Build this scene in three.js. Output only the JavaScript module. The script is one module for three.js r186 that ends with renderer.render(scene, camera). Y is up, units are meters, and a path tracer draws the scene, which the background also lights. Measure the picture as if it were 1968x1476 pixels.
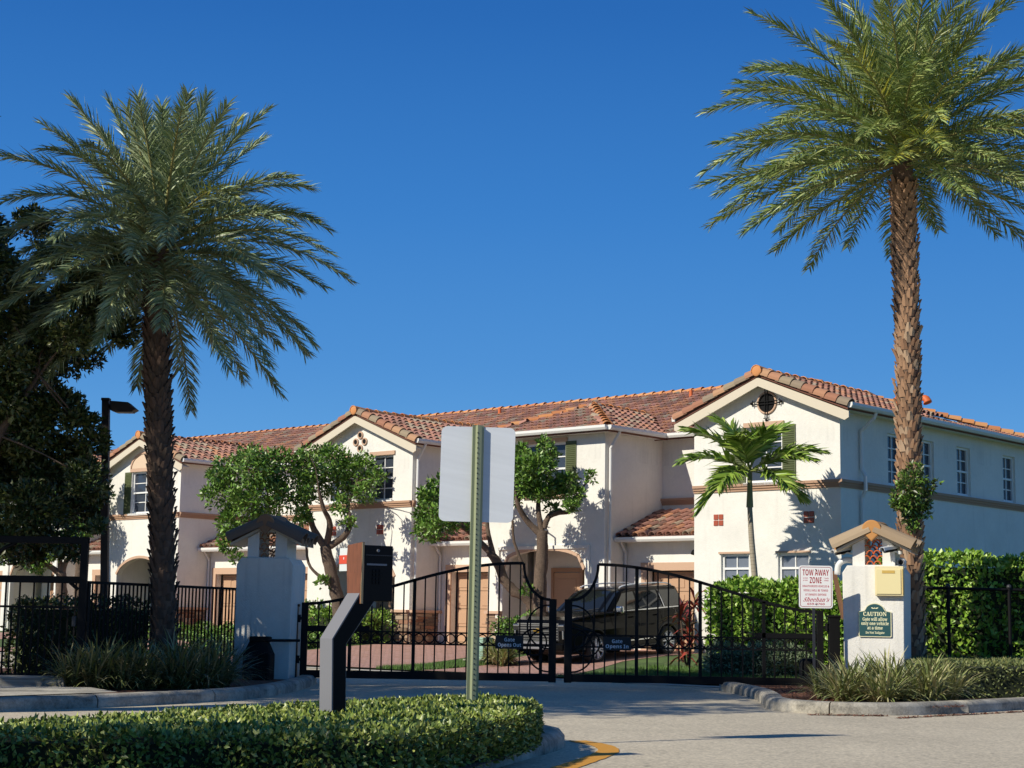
import * as THREE from 'three';
import { mergeGeometries } from 'three/addons/utils/BufferGeometryUtils.js';
import { RoundedBoxGeometry } from 'three/addons/geometries/RoundedBoxGeometry.js';

// ───────── camera, sky, sun, exposure ─────────
const scene = new THREE.Scene();
const EYE = 1.25, FOC = 3171, PITCH = Math.atan(452 / FOC), ROLL = 0.0166;
const camera = new THREE.PerspectiveCamera(2 * Math.atan(738 / FOC) * 180 / Math.PI, 4 / 3, 0.1, 1500);
camera.rotation.order = 'YXZ';
camera.position.set(0, EYE, 0);
camera.rotation.set(PITCH, 0, ROLL);
camera.updateMatrixWorld(true);

const renderer = new THREE.WebGLRenderer({ antialias: true });
renderer.toneMapping = THREE.LinearToneMapping;
renderer.toneMappingExposure = 1.3;
renderer.shadowMap.enabled = true;

{ // clear winter sky: deep blue overhead, paler towards the horizon
  const w = 512, h = 256, d = new Float32Array(w * h * 4);
  const K = [[-90, 0.09, 0.10, 0.10], [-6, 0.12, 0.16, 0.20], [0, 0.17, 0.40, 0.66], [4, 0.105, 0.30, 0.58], [8.5, 0.062, 0.222, 0.515], [14, 0.0345, 0.166, 0.455], [21, 0.0175, 0.108, 0.356], [40, 0.017, 0.074, 0.225], [90, 0.018, 0.060, 0.165]];
  for (let y = 0; y < h; y++) {
    const el = ((y + 0.5) / h - 0.5) * 180;
    let i = 0; while (i < K.length - 2 && el > K[i + 1][0]) i++;
    let f = (el - K[i][0]) / (K[i + 1][0] - K[i][0]);
    for (let x = 0; x < w; x++) for (let c = 0; c < 4; c++) d[(y * w + x) * 4 + c] = c === 3 ? 1 : K[i][c + 1] * (1 - f) + K[i + 1][c + 1] * f;
  }
  const t = new THREE.DataTexture(d, w, h, THREE.RGBAFormat, THREE.FloatType);
  t.mapping = THREE.EquirectangularReflectionMapping; t.magFilter = THREE.LinearFilter; t.minFilter = THREE.LinearFilter; t.needsUpdate = true;
  scene.background = t; scene.environment = t;
}
const SUN = new THREE.Vector3(-1, 0.8, 0.7);   // towards the sun
const sun = new THREE.DirectionalLight(new THREE.Color(1, 0.93, 0.79), 3.75);
sun.position.copy(SUN).multiplyScalar(60).add(new THREE.Vector3(0, 0, -32));
sun.target.position.set(0, 0, -32); scene.add(sun, sun.target);
sun.castShadow = true; sun.shadow.radius = 1; sun.shadow.mapSize.set(4096, 4096);
Object.assign(sun.shadow.camera, { left: -45, right: 45, top: 45, bottom: -45, near: 1, far: 220 });

// ───────── helpers ─────────
function rngOf(seed) { let a = seed >>> 0; return () => { a = (a + 0x6d2b79f5) | 0; let t = Math.imul(a ^ (a >>> 15), 1 | a); t = (t + Math.imul(t ^ (t >>> 7), 61 | t)) ^ t; return ((t ^ (t >>> 14)) >>> 0) / 4294967296; }; }
const V = (x, y, z) => new THREE.Vector3(x, y, z), TAU = Math.PI * 2;
const W = (X, y, D) => V(X, y, -D);           // X right, y up, D metres ahead of the camera
// a pixel of the 1968 x 1476 photograph at a depth D (metres ahead) as a point of the place
function at(px, py, D) { const v = V((px - 984) / FOC, -(py - 738) / FOC, -1).applyQuaternion(camera.quaternion); return v.multiplyScalar(-D / v.z).add(camera.position); }
const lerp = (a, b, f) => a + (b - a) * f, clamp = (x, a, b) => Math.min(b, Math.max(a, x)), smooth = (x) => { x = clamp(x, 0, 1); return x * x * (3 - 2 * x); };
const used = {};
function numbered(n) { const k = (used[n] = (used[n] ?? -1) + 1); return k ? n + '_' + String(k).padStart(3, '0') : n; }
function tag(o, label, category, group, kind) { if (label) o.userData.label = label; if (category) o.userData.category = category; if (group) o.userData.group = group; if (kind) o.userData.kind = kind; return o; }
function thing(name, label, category, pos = [0, 0, 0], turn = 0, group) { const g = new THREE.Group(); g.name = numbered(name); g.position.set(...pos); g.rotation.y = turn; tag(g, label, category, group); scene.add(g); return g; }
function shade(m) { m.castShadow = true; m.receiveShadow = true; return m; }
function part(parent, name, geo, mat, kind) { const m = shade(new THREE.Mesh(Array.isArray(geo) ? merge(geo) : geo, mat)); m.name = name; if (kind) m.userData.kind = kind; parent.add(m); return m; }
function solo(name, geo, mat, label, category, group, kind) { const m = part(scene, numbered(name), geo, mat); return tag(m, label, category, group, kind); }
function struct(name, geo, mat) { const m = part(scene, numbered(name), geo, mat); m.userData.kind = 'structure'; return m; }
function merge(gs) {
  if (gs.length === 1) return gs[0];
  const col = gs.some((g) => g.attributes.color);
  return mergeGeometries(gs.map((g) => { const n = g.index ? g.toNonIndexed() : g.clone(); for (const k of Object.keys(n.attributes)) if (!['position', 'normal', 'uv', ...(col ? ['color'] : [])].includes(k)) n.deleteAttribute(k); if (!n.attributes.uv) n.setAttribute('uv', new THREE.BufferAttribute(new Float32Array(n.attributes.position.count * 2), 2)); n.morphAttributes = {}; n.groups = []; n.clearGroups(); return n; }), false);
}
const bx = (w, h, d, x = 0, y = 0, z = 0, rx = 0, ry = 0, rz = 0) => { const g = new THREE.BoxGeometry(w, h, d); if (rx || ry || rz) g.rotateX(rx).rotateZ(rz).rotateY(ry); return g.translate(x, y, z); };
const rb = (w, h, d, r, x = 0, y = 0, z = 0) => new RoundedBoxGeometry(w, h, d, 2, Math.min(r, w / 2.01, h / 2.01, d / 2.01)).translate(x, y, z);
const cyl = (r0, r1, h, n = 12, x = 0, y = 0, z = 0) => new THREE.CylinderGeometry(r1, r0, h, n).translate(x, y + h / 2, z);
function rod(a, b, r, n = 8, r1 = r) { const d = b.clone().sub(a), L = d.length(); const g = new THREE.CylinderGeometry(r1, r, L, n).translate(0, L / 2, 0); g.applyQuaternion(new THREE.Quaternion().setFromUnitVectors(V(0, 1, 0), d.normalize())); return g.translate(a.x, a.y, a.z); }
function bar(a, b, w, h) { // rectangular bar from a to b, w across, h along its local up
  const d = b.clone().sub(a), L = d.length(), m = new THREE.Matrix4(), z = d.normalize(), up = Math.abs(z.y) > 0.95 ? V(0, 0, 1) : V(0, 1, 0), x = up.clone().cross(z).normalize(), y = z.clone().cross(x);
  m.makeBasis(x, y, z).setPosition(a.clone().add(b).multiplyScalar(0.5)); return new THREE.BoxGeometry(w, h, L).applyMatrix4(m); }
function limb(pts, r0, r1, seg = 12, rad = 7, wob = 0, rng = null) { // tapered tube through points
  const c = new THREE.CatmullRomCurve3(pts), pos = [], uv = [], idx = []; const fr = c.computeFrenetFrames(seg, false), L = c.getLength();
  for (let i = 0; i <= seg; i++) { const u = i / seg, p = c.getPoint(u), r = lerp(r0, r1, u);
    for (let j = 0; j <= rad; j++) { const a = (j % rad) / rad * TAU, k = r * (1 + (rng && j < rad ? (rng() - 0.5) * wob : 0)); const n = fr.normals[i].clone().multiplyScalar(Math.cos(a)).addScaledVector(fr.binormals[i], Math.sin(a)); pos.push(p.x + n.x * k, p.y + n.y * k, p.z + n.z * k); uv.push(j / rad * r0 * 6, u * L); } }
  for (let i = 0; i < seg; i++) for (let j = 0; j < rad; j++) { const a = i * (rad + 1) + j, b = a + rad + 1; idx.push(a, b, a + 1, b, b + 1, a + 1); }
  const e = pos.length / 3, p1 = pts[pts.length - 1]; pos.push(p1.x, p1.y, p1.z); uv.push(0, L); for (let j = 0; j < rad; j++) idx.push(seg * (rad + 1) + j, e, seg * (rad + 1) + j + 1);
  const g = new THREE.BufferGeometry(); g.setAttribute('position', new THREE.Float32BufferAttribute(pos, 3)); g.setAttribute('uv', new THREE.Float32BufferAttribute(uv, 2)); g.setIndex(idx); g.computeVertexNormals(); return g; }
function shapeOf(pts, holes = []) { const s = new THREE.Shape(pts.map((p) => new THREE.Vector2(p[0], p[1]))); for (const h of holes) s.holes.push(new THREE.Path(h.map((p) => new THREE.Vector2(p[0], p[1])))); return s; }
const ext = (pts, depth, holes, bevel = 0) => new THREE.ExtrudeGeometry(shapeOf(pts, holes), { depth, bevelEnabled: bevel > 0, bevelSize: bevel, bevelThickness: bevel, bevelSegments: 2, curveSegments: 8 });
const rect = (x0, y0, x1, y1) => [[x0, y0], [x1, y0], [x1, y1], [x0, y1]];
function rrect(w, h, r, n = 5) { const p = []; for (const [cx, cy, a0] of [[w / 2 - r, h / 2 - r, 0], [-w / 2 + r, h / 2 - r, 90], [-w / 2 + r, -h / 2 + r, 180], [w / 2 - r, -h / 2 + r, 270]]) for (let i = 0; i <= n; i++) { const a = (a0 + 90 * i / n) * Math.PI / 180; p.push([cx + r * Math.cos(a), cy + r * Math.sin(a)]); } return p; }
function flat(pts, y = 0) { // polygon in (X, D) as an upward-facing sheet at height y (number or function), uv in metres
  const g = new THREE.ShapeGeometry(shapeOf(pts)); const p = g.attributes.position; const uv = g.attributes.uv;
  for (let i = 0; i < p.count; i++) { const X = p.getX(i), D = p.getY(i); uv.setXY(i, X, D); p.setXYZ(i, X, typeof y === 'function' ? y(X, D) : y, -D); }
  g.computeVertexNormals(); return g; }
function planarUV(g) { // box-projected uv in metres
  if (g.index) g = g.toNonIndexed(); const p = g.attributes.position, n = g.attributes.normal, uv = new Float32Array(p.count * 2);
  for (let i = 0; i < p.count; i++) { const ax = Math.abs(n.getX(i)), ay = Math.abs(n.getY(i)), az = Math.abs(n.getZ(i)); if (ay >= ax && ay >= az) { uv[i * 2] = p.getX(i); uv[i * 2 + 1] = p.getZ(i); } else if (ax > az) { uv[i * 2] = p.getZ(i); uv[i * 2 + 1] = p.getY(i); } else { uv[i * 2] = p.getX(i); uv[i * 2 + 1] = p.getY(i); } }
  g.setAttribute('uv', new THREE.BufferAttribute(uv, 2)); return g; }

// ───────── procedural textures ─────────
function noiseField(n, cells, seed) { // tileable value noise
  const r = rngOf(seed), L = new Float32Array(cells * cells); for (let i = 0; i < L.length; i++) L[i] = r();
  const o = new Float32Array(n * n);
  for (let y = 0; y < n; y++) { const fy = y / n * cells, y0 = Math.floor(fy), ty = smooth(fy - y0); for (let x = 0; x < n; x++) { const fx = x / n * cells, x0 = Math.floor(fx), tx = smooth(fx - x0); const a = L[(y0 % cells) * cells + x0 % cells], b = L[(y0 % cells) * cells + (x0 + 1) % cells], c = L[((y0 + 1) % cells) * cells + x0 % cells], d = L[((y0 + 1) % cells) * cells + (x0 + 1) % cells]; o[y * n + x] = lerp(lerp(a, b, tx), lerp(c, d, tx), ty); } }
  return o; }
function fbm(n, octs, seed) { const o = new Float32Array(n * n); let i = 0; for (const [c, w] of octs) { const f = noiseField(n, c, seed + 17 * i++); for (let k = 0; k < o.length; k++) o[k] += (f[k] - 0.5) * w; } return o; }
function texOf(n, fn, metres, color = true) { const d = new Uint8Array(n * n * 4); const c = [0, 0, 0]; for (let i = 0; i < n * n; i++) { fn(i, c, i % n, (i / n) | 0); for (let k = 0; k < 3; k++) d[i * 4 + k] = clamp(Math.round(c[k] * 255), 0, 255); d[i * 4 + 3] = 255; }
  const t = new THREE.DataTexture(d, n, n); t.wrapS = t.wrapT = THREE.RepeatWrapping; t.magFilter = THREE.LinearFilter; t.minFilter = THREE.LinearMipmapLinearFilter; t.generateMipmaps = true; if (color) t.colorSpace = THREE.SRGBColorSpace; t.repeat.set(1 / metres, 1 / metres); t.needsUpdate = true; return t; }
const srgb = (l) => Math.pow(clamp(l, 0, 1), 1 / 2.2);
const tint = (c, r, g, b, k) => { c[0] = srgb(r * k); c[1] = srgb(g * k); c[2] = srgb(b * k); };
const M = {};
const std = (r, g, b, rough = 0.8, extra = {}) => new THREE.MeshStandardMaterial({ color: new THREE.Color().setRGB(r, g, b), roughness: rough, side: THREE.DoubleSide, ...extra });
{
  const fine = fbm(512, [[4, 0.5], [12, 0.3], [60, 0.35], [160, 0.5], [256, 0.5]], 3);
  const bump = texOf(512, (i, c) => { c[0] = c[1] = c[2] = 0.5 + fine[i] * 0.45; }, 1.3, false);
  const big = fbm(512, [[3, 0.5], [7, 0.4], [19, 0.3], [64, 0.2], [200, 0.14]], 8);
  const stuccoTex = (r, g, b, amp) => texOf(512, (i, c) => tint(c, r, g, b, 1 + big[i] * amp), 3.7);
  const streak = noiseField(512, 90, 91), str2 = noiseField(512, 23, 92);
  const wallTex = (r, g, b, amp, st) => texOf(512, (i, c, x, y) => { const q = streak[((y >> 4) * 512 + x) % 262144], q2 = str2[((y >> 3) * 512 + x) % 262144]; tint(c, r, g, b, 1 + big[i] * amp + fine[i] * 0.05 - st * Math.max(0, q * q2 - 0.35)); }, 5.3);
  M.stucco = std(1, 1, 1, 0.95, { map: wallTex(0.785, 0.768, 0.71, 0.16, 0.16), bumpMap: bump, bumpScale: 0.012 });
  M.pillarStucco = std(1, 1, 1, 0.95, { map: wallTex(0.74, 0.72, 0.66, 0.22, 0.3), bumpMap: bump, bumpScale: 0.01 });
  M.trim = std(0.54, 0.36, 0.25, 0.8); M.beltTrim = std(0.42, 0.26, 0.17, 0.8); M.fascia = std(0.62, 0.55, 0.43, 0.75);
  M.gutter = std(0.74, 0.74, 0.71, 0.45); M.whiteFrame = std(0.78, 0.78, 0.76, 0.5);
  M.shutter = std(0.085, 0.105, 0.04, 0.65); M.peach = std(0.48, 0.30, 0.185, 0.75); M.doorWood = std(0.38, 0.22, 0.13, 0.6);
  M.pane = std(0.045, 0.055, 0.075, 0.06); M.paneBlind = std(0.16, 0.18, 0.22, 0.12); M.blind = std(0.5, 0.52, 0.55, 0.6);
  // weathered pale asphalt: chips, dark seams of bitumen, stains
  const N = 2048, a1 = fbm(N, [[3, 0.35], [9, 0.3], [26, 0.25]], 21), a2 = noiseField(N, 420, 5), a3 = noiseField(N, 900, 6), r0 = rngOf(77);
  const spots = new Float32Array(N * N); for (let k = 0; k < 420; k++) { const cx = r0() * N, cy = r0() * N, R = 2 + r0() * r0() * 10, e = 0.4 + r0() * 1.2; for (let y = -R * 2 | 0; y <= R * 2; y++) for (let x = -R * 2 | 0; x <= R * 2; x++) { const q = Math.hypot(x * e, y / e) / R; if (q < 1) { const j = (((cy + y | 0) + N) % N) * N + ((cx + x | 0) + N) % N; spots[j] = Math.max(spots[j], (1 - q) * 0.5); } } }
  M.asphalt = std(1, 1, 1, 0.93, { map: texOf(N, (i, c) => { const chip = (a2[i] - 0.5) * 0.38 + (a3[i] - 0.5) * 0.48; const px = (i % N) / N, tr = Math.exp(-((px - 0.22) ** 2) / 0.0016) + Math.exp(-((px - 0.36) ** 2) / 0.0016); tint(c, 0.54, 0.472, 0.352, 1 + a1[i] * 0.36 + chip - spots[i] - tr * 0.07 * (0.6 + a1[i])); }, 13), bumpMap: texOf(512, (i, c) => { c[0] = c[1] = c[2] = clamp(0.5 + fine[i] * 0.5, 0, 1); }, 0.9, false), bumpScale: 0.004 });
  M.concrete = std(1, 1, 1, 0.9, { map: texOf(512, (i, c) => tint(c, 0.42, 0.385, 0.315, 1 + big[i] * 1.3 + fine[i] * 0.4), 2.1), bumpMap: bump, bumpScale: 0.01 });
  M.gutterPan = std(1, 1, 1, 0.9, { map: texOf(256, (i, c) => tint(c, 0.5, 0.47, 0.40, 1 + big[(i * 7) % 262144] * 0.2), 1.5) });
  const m1 = noiseField(512, 150, 41), m2 = noiseField(512, 60, 42);
  M.mulch = std(1, 1, 1, 1, { map: texOf(512, (i, c) => tint(c, 0.15, 0.06, 0.03, 0.35 + m1[i] * 0.9 + m2[i] * 0.5), 2), bumpMap: texOf(512, (i, c) => { c[0] = c[1] = c[2] = m1[i] * 0.6 + m2[i] * 0.4; }, 2, false), bumpScale: 0.05 });
  M.soil = std(0.07, 0.05, 0.035, 1);
  const g1 = fbm(512, [[6, 0.6], [30, 0.5], [140, 0.6]], 51);
  M.lawn = std(1, 1, 1, 1, { map: texOf(512, (i, c) => tint(c, 0.07, 0.12, 0.025, 1 + g1[i] * 0.9), 4) });
  M.ground = std(1, 1, 1, 1, { map: texOf(512, (i, c) => tint(c, 0.11, 0.12, 0.05, 1 + g1[i] * 0.6), 9) });
  // red concrete pavers, herringbone too small to pick apart at this distance
  M.paver = std(1, 1, 1, 0.9, { map: texOf(512, (i, c, x, y) => { const row = (y / 32) | 0, col = ((x + (row % 2) * 32) / 64) | 0, jx = (x + (row % 2) * 32) % 64, jy = y % 32; const r = Math.sin(row * 127.1 + (col % 8) * 311.7) * 43758.5, k = r - Math.floor(r); const joint = jx < 4 || jy < 4; if (joint) tint(c, 0.16, 0.11, 0.09, 1); else tint(c, 0.52 - k * 0.1, 0.285 - k * 0.04, 0.21, 0.85 + k * 0.3 + fine[i] * 0.2); }, 1.6) });
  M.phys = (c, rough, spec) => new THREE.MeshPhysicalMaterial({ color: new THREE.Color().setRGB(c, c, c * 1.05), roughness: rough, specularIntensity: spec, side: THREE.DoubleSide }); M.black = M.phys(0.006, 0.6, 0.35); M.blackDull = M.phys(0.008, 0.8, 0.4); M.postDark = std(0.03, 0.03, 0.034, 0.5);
  M.alu = std(1, 1, 1, 0.5, { metalness: 0.15, map: texOf(256, (i, c, x, y) => tint(c, 0.66, 0.69, 0.72, 1 + big[(x + y * 5) % 262144] * 0.1), 0.8) });
  M.steelPost = std(0.30, 0.33, 0.20, 0.55, { metalness: 0.15 }); M.steelDark = std(0.02, 0.02, 0.018, 0.6);
  M.greyPaint = std(0.2, 0.2, 0.215, 0.5); M.yellowPaint = std(0.62, 0.29, 0.03, 0.85);
  const w1 = fbm(256, [[2, 0.4], [5, 0.5]], 61), w2 = noiseField(256, 64, 62);
  M.wood = std(1, 1, 1, 0.6, { map: texOf(256, (i, c, x, y) => { const k = 0.75 + w2[(x + ((y >> 4) * 256)) % 65536] * 0.5 + w1[i] * 0.5; tint(c, 0.17, 0.055, 0.022, k); }, 0.3) });
  M.rawWood = std(0.55, 0.36, 0.18, 0.7); M.plank = std(0.20, 0.10, 0.05, 0.8);
  const b1 = fbm(512, [[8, 0.4], [40, 0.5], [120, 0.4]], 71);
  M.bark = std(1, 1, 1, 0.95, { map: texOf(512, (i, c) => tint(c, 0.145, 0.10, 0.07, 1 + b1[i] * 0.9), 1.1), bumpMap: texOf(512, (i, c) => { c[0] = c[1] = c[2] = 0.5 + b1[i] * 0.5; }, 0.5, false), bumpScale: 0.03 });
  M.palmBark = std(1, 1, 1, 0.95, { map: texOf(256, (i, c) => tint(c, 0.16, 0.10, 0.065, 1 + b1[(i * 3) % 262144] * 0.8), 0.6) });
  M.boot = [std(0.38, 0.225, 0.13, 0.9), std(0.27, 0.15, 0.085, 0.9), std(0.47, 0.33, 0.215, 0.9)];
  M.smoothPalm = std(1, 1, 1, 0.85, { map: texOf(256, (i, c, x, y) => { const ring = y % 21 < 3 ? 0.62 : 1; tint(c, 0.36, 0.31, 0.23, ring * (1 + b1[(i * 5) % 262144] * 0.5)); }, 1) });
  M.stone = std(1, 1, 1, 0.9, { vertexColors: true });
}
M.ventOrange = std(0.62, 0.14, 0.035, 0.6); M.peachLight = std(0.66, 0.5, 0.36, 0.85); M.redTile = std(0.36, 0.07, 0.03, 0.45);
M.cream = std(0.74, 0.7, 0.45, 0.6); M.lampBrown = std(0.03, 0.018, 0.013, 0.55);
// ───────── lie of the land ─────────
// house frame: t metres leftwards along the facade from the right front corner, s metres back from the front plane
const C1 = [8.1, 40.4], U = [-0.747, 0.665], NI = [0.665, 0.747], HTURN = -Math.atan2(0.665, 0.747);
const H = (t, s, y = 0) => W(C1[0] + U[0] * t + NI[0] * s, y, C1[1] + U[1] * t + NI[1] * s);
const tsOf = (X, D) => { const a = X - C1[0], b = D - C1[1]; return [a * U[0] + b * U[1], a * NI[0] + b * NI[1]]; };
const HG = 0.45;                                                  // ground level at the houses
const yard = (s) => 0.03 + (HG - 0.03) * smooth((s + 8) / 8);
function strip(pts, dy) { // polygon in (t, s) draped over the yard, finely split along s
  const g = [], ts = pts.map((p) => p[0]), t0 = Math.min(...ts), t1 = Math.max(...ts), s0 = Math.min(...pts.map((p) => p[1])), s1 = Math.max(...pts.map((p) => p[1])), n = Math.max(2, Math.ceil((Math.min(s1, 2) - s0) / 0.5)), m = Math.max(1, Math.ceil((t1 - t0) / 12));
  const pos = [], uv = [], idx = []; const rows = []; for (let i = 0; i <= n; i++) rows.push(lerp(s0, Math.min(s1, 2), i / n)); if (s1 > 2) rows.push(s1);
  const edge = (s) => { let lo = Infinity, hi = -Infinity; for (let i = 0; i < pts.length; i++) { const a = pts[i], b = pts[(i + 1) % pts.length]; if ((a[1] - s) * (b[1] - s) <= 1e-9) { const f = Math.abs(b[1] - a[1]) < 1e-6 ? [a[0], b[0]] : [lerp(a[0], b[0], clamp((s - a[1]) / (b[1] - a[1]), 0, 1))]; for (const q of f) { lo = Math.min(lo, q); hi = Math.max(hi, q); } } } return [lo, hi]; };
  for (const s of rows) { const [lo, hi] = edge(s); for (let j = 0; j <= m; j++) { const t = lerp(lo, hi, j / m), p = H(t, s, yard(s) + dy); pos.push(p.x, p.y, p.z); uv.push(t, s); } }
  for (let i = 0; i < rows.length - 1; i++) for (let j = 0; j < m; j++) { const a = i * (m + 1) + j, b = a + m + 1; idx.push(a, a + 1, b, b, a + 1, b + 1); }
  const q = new THREE.BufferGeometry(); q.setAttribute('position', new THREE.Float32BufferAttribute(pos, 3)); q.setAttribute('uv', new THREE.Float32BufferAttribute(uv, 2)); q.setIndex(idx); q.computeVertexNormals();
  if (q.attributes.normal.getY(0) < 0) { for (let i = 0; i < idx.length; i += 3) { const k = idx[i]; idx[i] = idx[i + 1]; idx[i + 1] = k; } q.setIndex(idx); q.computeVertexNormals(); }
  return q; }

// ───────── foliage ─────────
const leafShape = (len, wid) => ({ wid });
const LEAFMAT = std(1, 1, 1, 0.4, { vertexColors: true }), LEAFDULL = std(1, 1, 1, 0.6, { vertexColors: true });
function foliage(parent, name, shape, list, palette, rng, mat = LEAFMAT) { // list of [position, direction, size, tone]: folded pointed leaves, joined
  const n = list.length, pos = new Float32Array(n * 15), col = new Float32Array(n * 15), idx = new Uint32Array(n * 12), d = V(0, 0, 0), u = V(0, 0, 0), w = V(0, 0, 0);
  list.forEach(([p, dir, sc, tone], i) => { d.copy(dir).normalize(); u.set(rng() - 0.5, rng() - 0.5, rng() - 0.5).cross(d).normalize(); w.copy(u).cross(d); const c = palette[Math.floor(rng() * palette.length)], k = (tone ?? 1) * (0.7 + rng() * 0.6), h = sc * shape.wid / 2, f = h * (0.2 + rng() * 0.45), o = i * 15, bend = sc * (rng() - 0.3) * 0.22;
    [[0, 0, 0], [-h, sc * 0.45, f], [0, sc * 0.5, 0], [h, sc * 0.45, f], [0, sc, -bend]].forEach(([x, y, z], j) => { pos[o + j * 3] = p.x + u.x * x + d.x * y + w.x * z; pos[o + j * 3 + 1] = p.y + u.y * x + d.y * y + w.y * z; pos[o + j * 3 + 2] = p.z + u.z * x + d.z * y + w.z * z; col[o + j * 3] = c[0] * k; col[o + j * 3 + 1] = c[1] * k; col[o + j * 3 + 2] = c[2] * k; });
    idx.set([0, 2, 1, 0, 3, 2, 1, 2, 4, 2, 3, 4].map((q) => q + i * 5), i * 12); });
  const g = new THREE.BufferGeometry(); g.setAttribute('position', new THREE.BufferAttribute(pos, 3)); g.setAttribute('color', new THREE.BufferAttribute(col, 3)); g.setIndex(new THREE.BufferAttribute(idx, 1)); g.computeVertexNormals(); return part(parent, name, g, mat); }
const rdir = (r) => { const z = r() * 2 - 1, a = r() * TAU, q = Math.sqrt(1 - z * z); return V(q * Math.cos(a), z, q * Math.sin(a)); };
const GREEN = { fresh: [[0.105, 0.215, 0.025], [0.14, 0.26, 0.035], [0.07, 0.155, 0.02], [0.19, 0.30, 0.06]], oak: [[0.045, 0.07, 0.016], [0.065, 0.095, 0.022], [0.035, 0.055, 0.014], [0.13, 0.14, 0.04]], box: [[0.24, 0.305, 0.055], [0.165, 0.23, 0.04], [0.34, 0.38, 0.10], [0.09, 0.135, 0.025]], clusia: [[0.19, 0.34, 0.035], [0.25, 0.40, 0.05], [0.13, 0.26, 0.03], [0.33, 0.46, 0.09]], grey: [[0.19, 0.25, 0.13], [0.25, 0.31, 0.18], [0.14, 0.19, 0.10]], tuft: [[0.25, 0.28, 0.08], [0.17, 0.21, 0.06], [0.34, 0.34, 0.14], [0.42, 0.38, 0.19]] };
function crownLeaves(clusters, n, size, r) { // leaves through the volume of several clumps, denser at the skin
  const out = [], w = clusters.map((c) => Math.pow(c[1], 2.2)), sum = w.reduce((a, b) => a + b, 0);
  clusters.forEach(([c, R], k) => { const m = Math.round(n * w[k] / sum), flatten = 0.75 + r() * 0.25; const sub = []; for (let j = 0; j < 7; j++) sub.push(rdir(r).multiplyScalar(R * (0.55 + r() * 0.4)));
    for (let i = 0; i < m; i++) { const d = rdir(r); let p; if (r() < 0.55) { const b = sub[(r() * 7) | 0]; p = b.clone().addScaledVector(rdir(r), R * 0.42 * Math.pow(r(), 0.5)); } else p = d.clone().multiplyScalar(R * Math.pow(r(), 0.45)); p.y *= flatten; const dir = p.clone().normalize().multiplyScalar(0.8).add(rdir(r)).add(V(0, 0.25, 0)); out.push([c.clone().add(p), dir, size * (0.65 + r() * 0.7)]); } });
  return out; }
function tree(name, label, category, { base, trunk, limbs, clusters, leaves, size, palette, seed, bark = M.bark, group, leafGeo, leafMat }) {
  const r = rngOf(seed), g = thing(name, label, category, [base.x, base.y, base.z], 0, group), o = base, rel = (p) => p.clone().sub(o);
  const gs = trunk.map((t) => limb(t.pts.map(rel), t.r0, t.r1, 16, 9, 0.22, r));
  part(g, 'trunk', gs, bark);
  for (const l of limbs) part(g, numberedIn(g, 'branch'), limb(l.pts.map(rel), l.r0, l.r1, 10, 6, 0.15, r), bark);
  const cl = clusters.map(([c, R]) => [rel(c), R]);
  const twigs = []; for (const [c, R] of cl) { let best = null, bd = 1e9; for (const l of [...limbs, ...trunk]) for (const p of l.pts.slice(1)) { const q = rel(p), d = q.distanceTo(c); if (d < bd) { bd = d; best = q; } } if (bd < 1.9 && bd > 0.1) twigs.push(limb([best, best.clone().lerp(c, 0.5).add(V((r() - 0.5) * 0.2, 0.05, (r() - 0.5) * 0.2)), c], 0.022, 0.008, 4, 5)); for (let k = 0; k < 3; k++) twigs.push(limb([c, c.clone().addScaledVector(rdir(r), R * 0.45), c.clone().addScaledVector(rdir(r), R * 0.8)], 0.009, 0.003, 3, 4)); }
  part(g, 'twigs', twigs, bark);
  foliage(g, 'crown', leafGeo ?? leafShape(1, 0.46), crownLeaves(cl, leaves, size, r), palette, r, leafMat ?? LEAFMAT);
  return g; }
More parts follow.
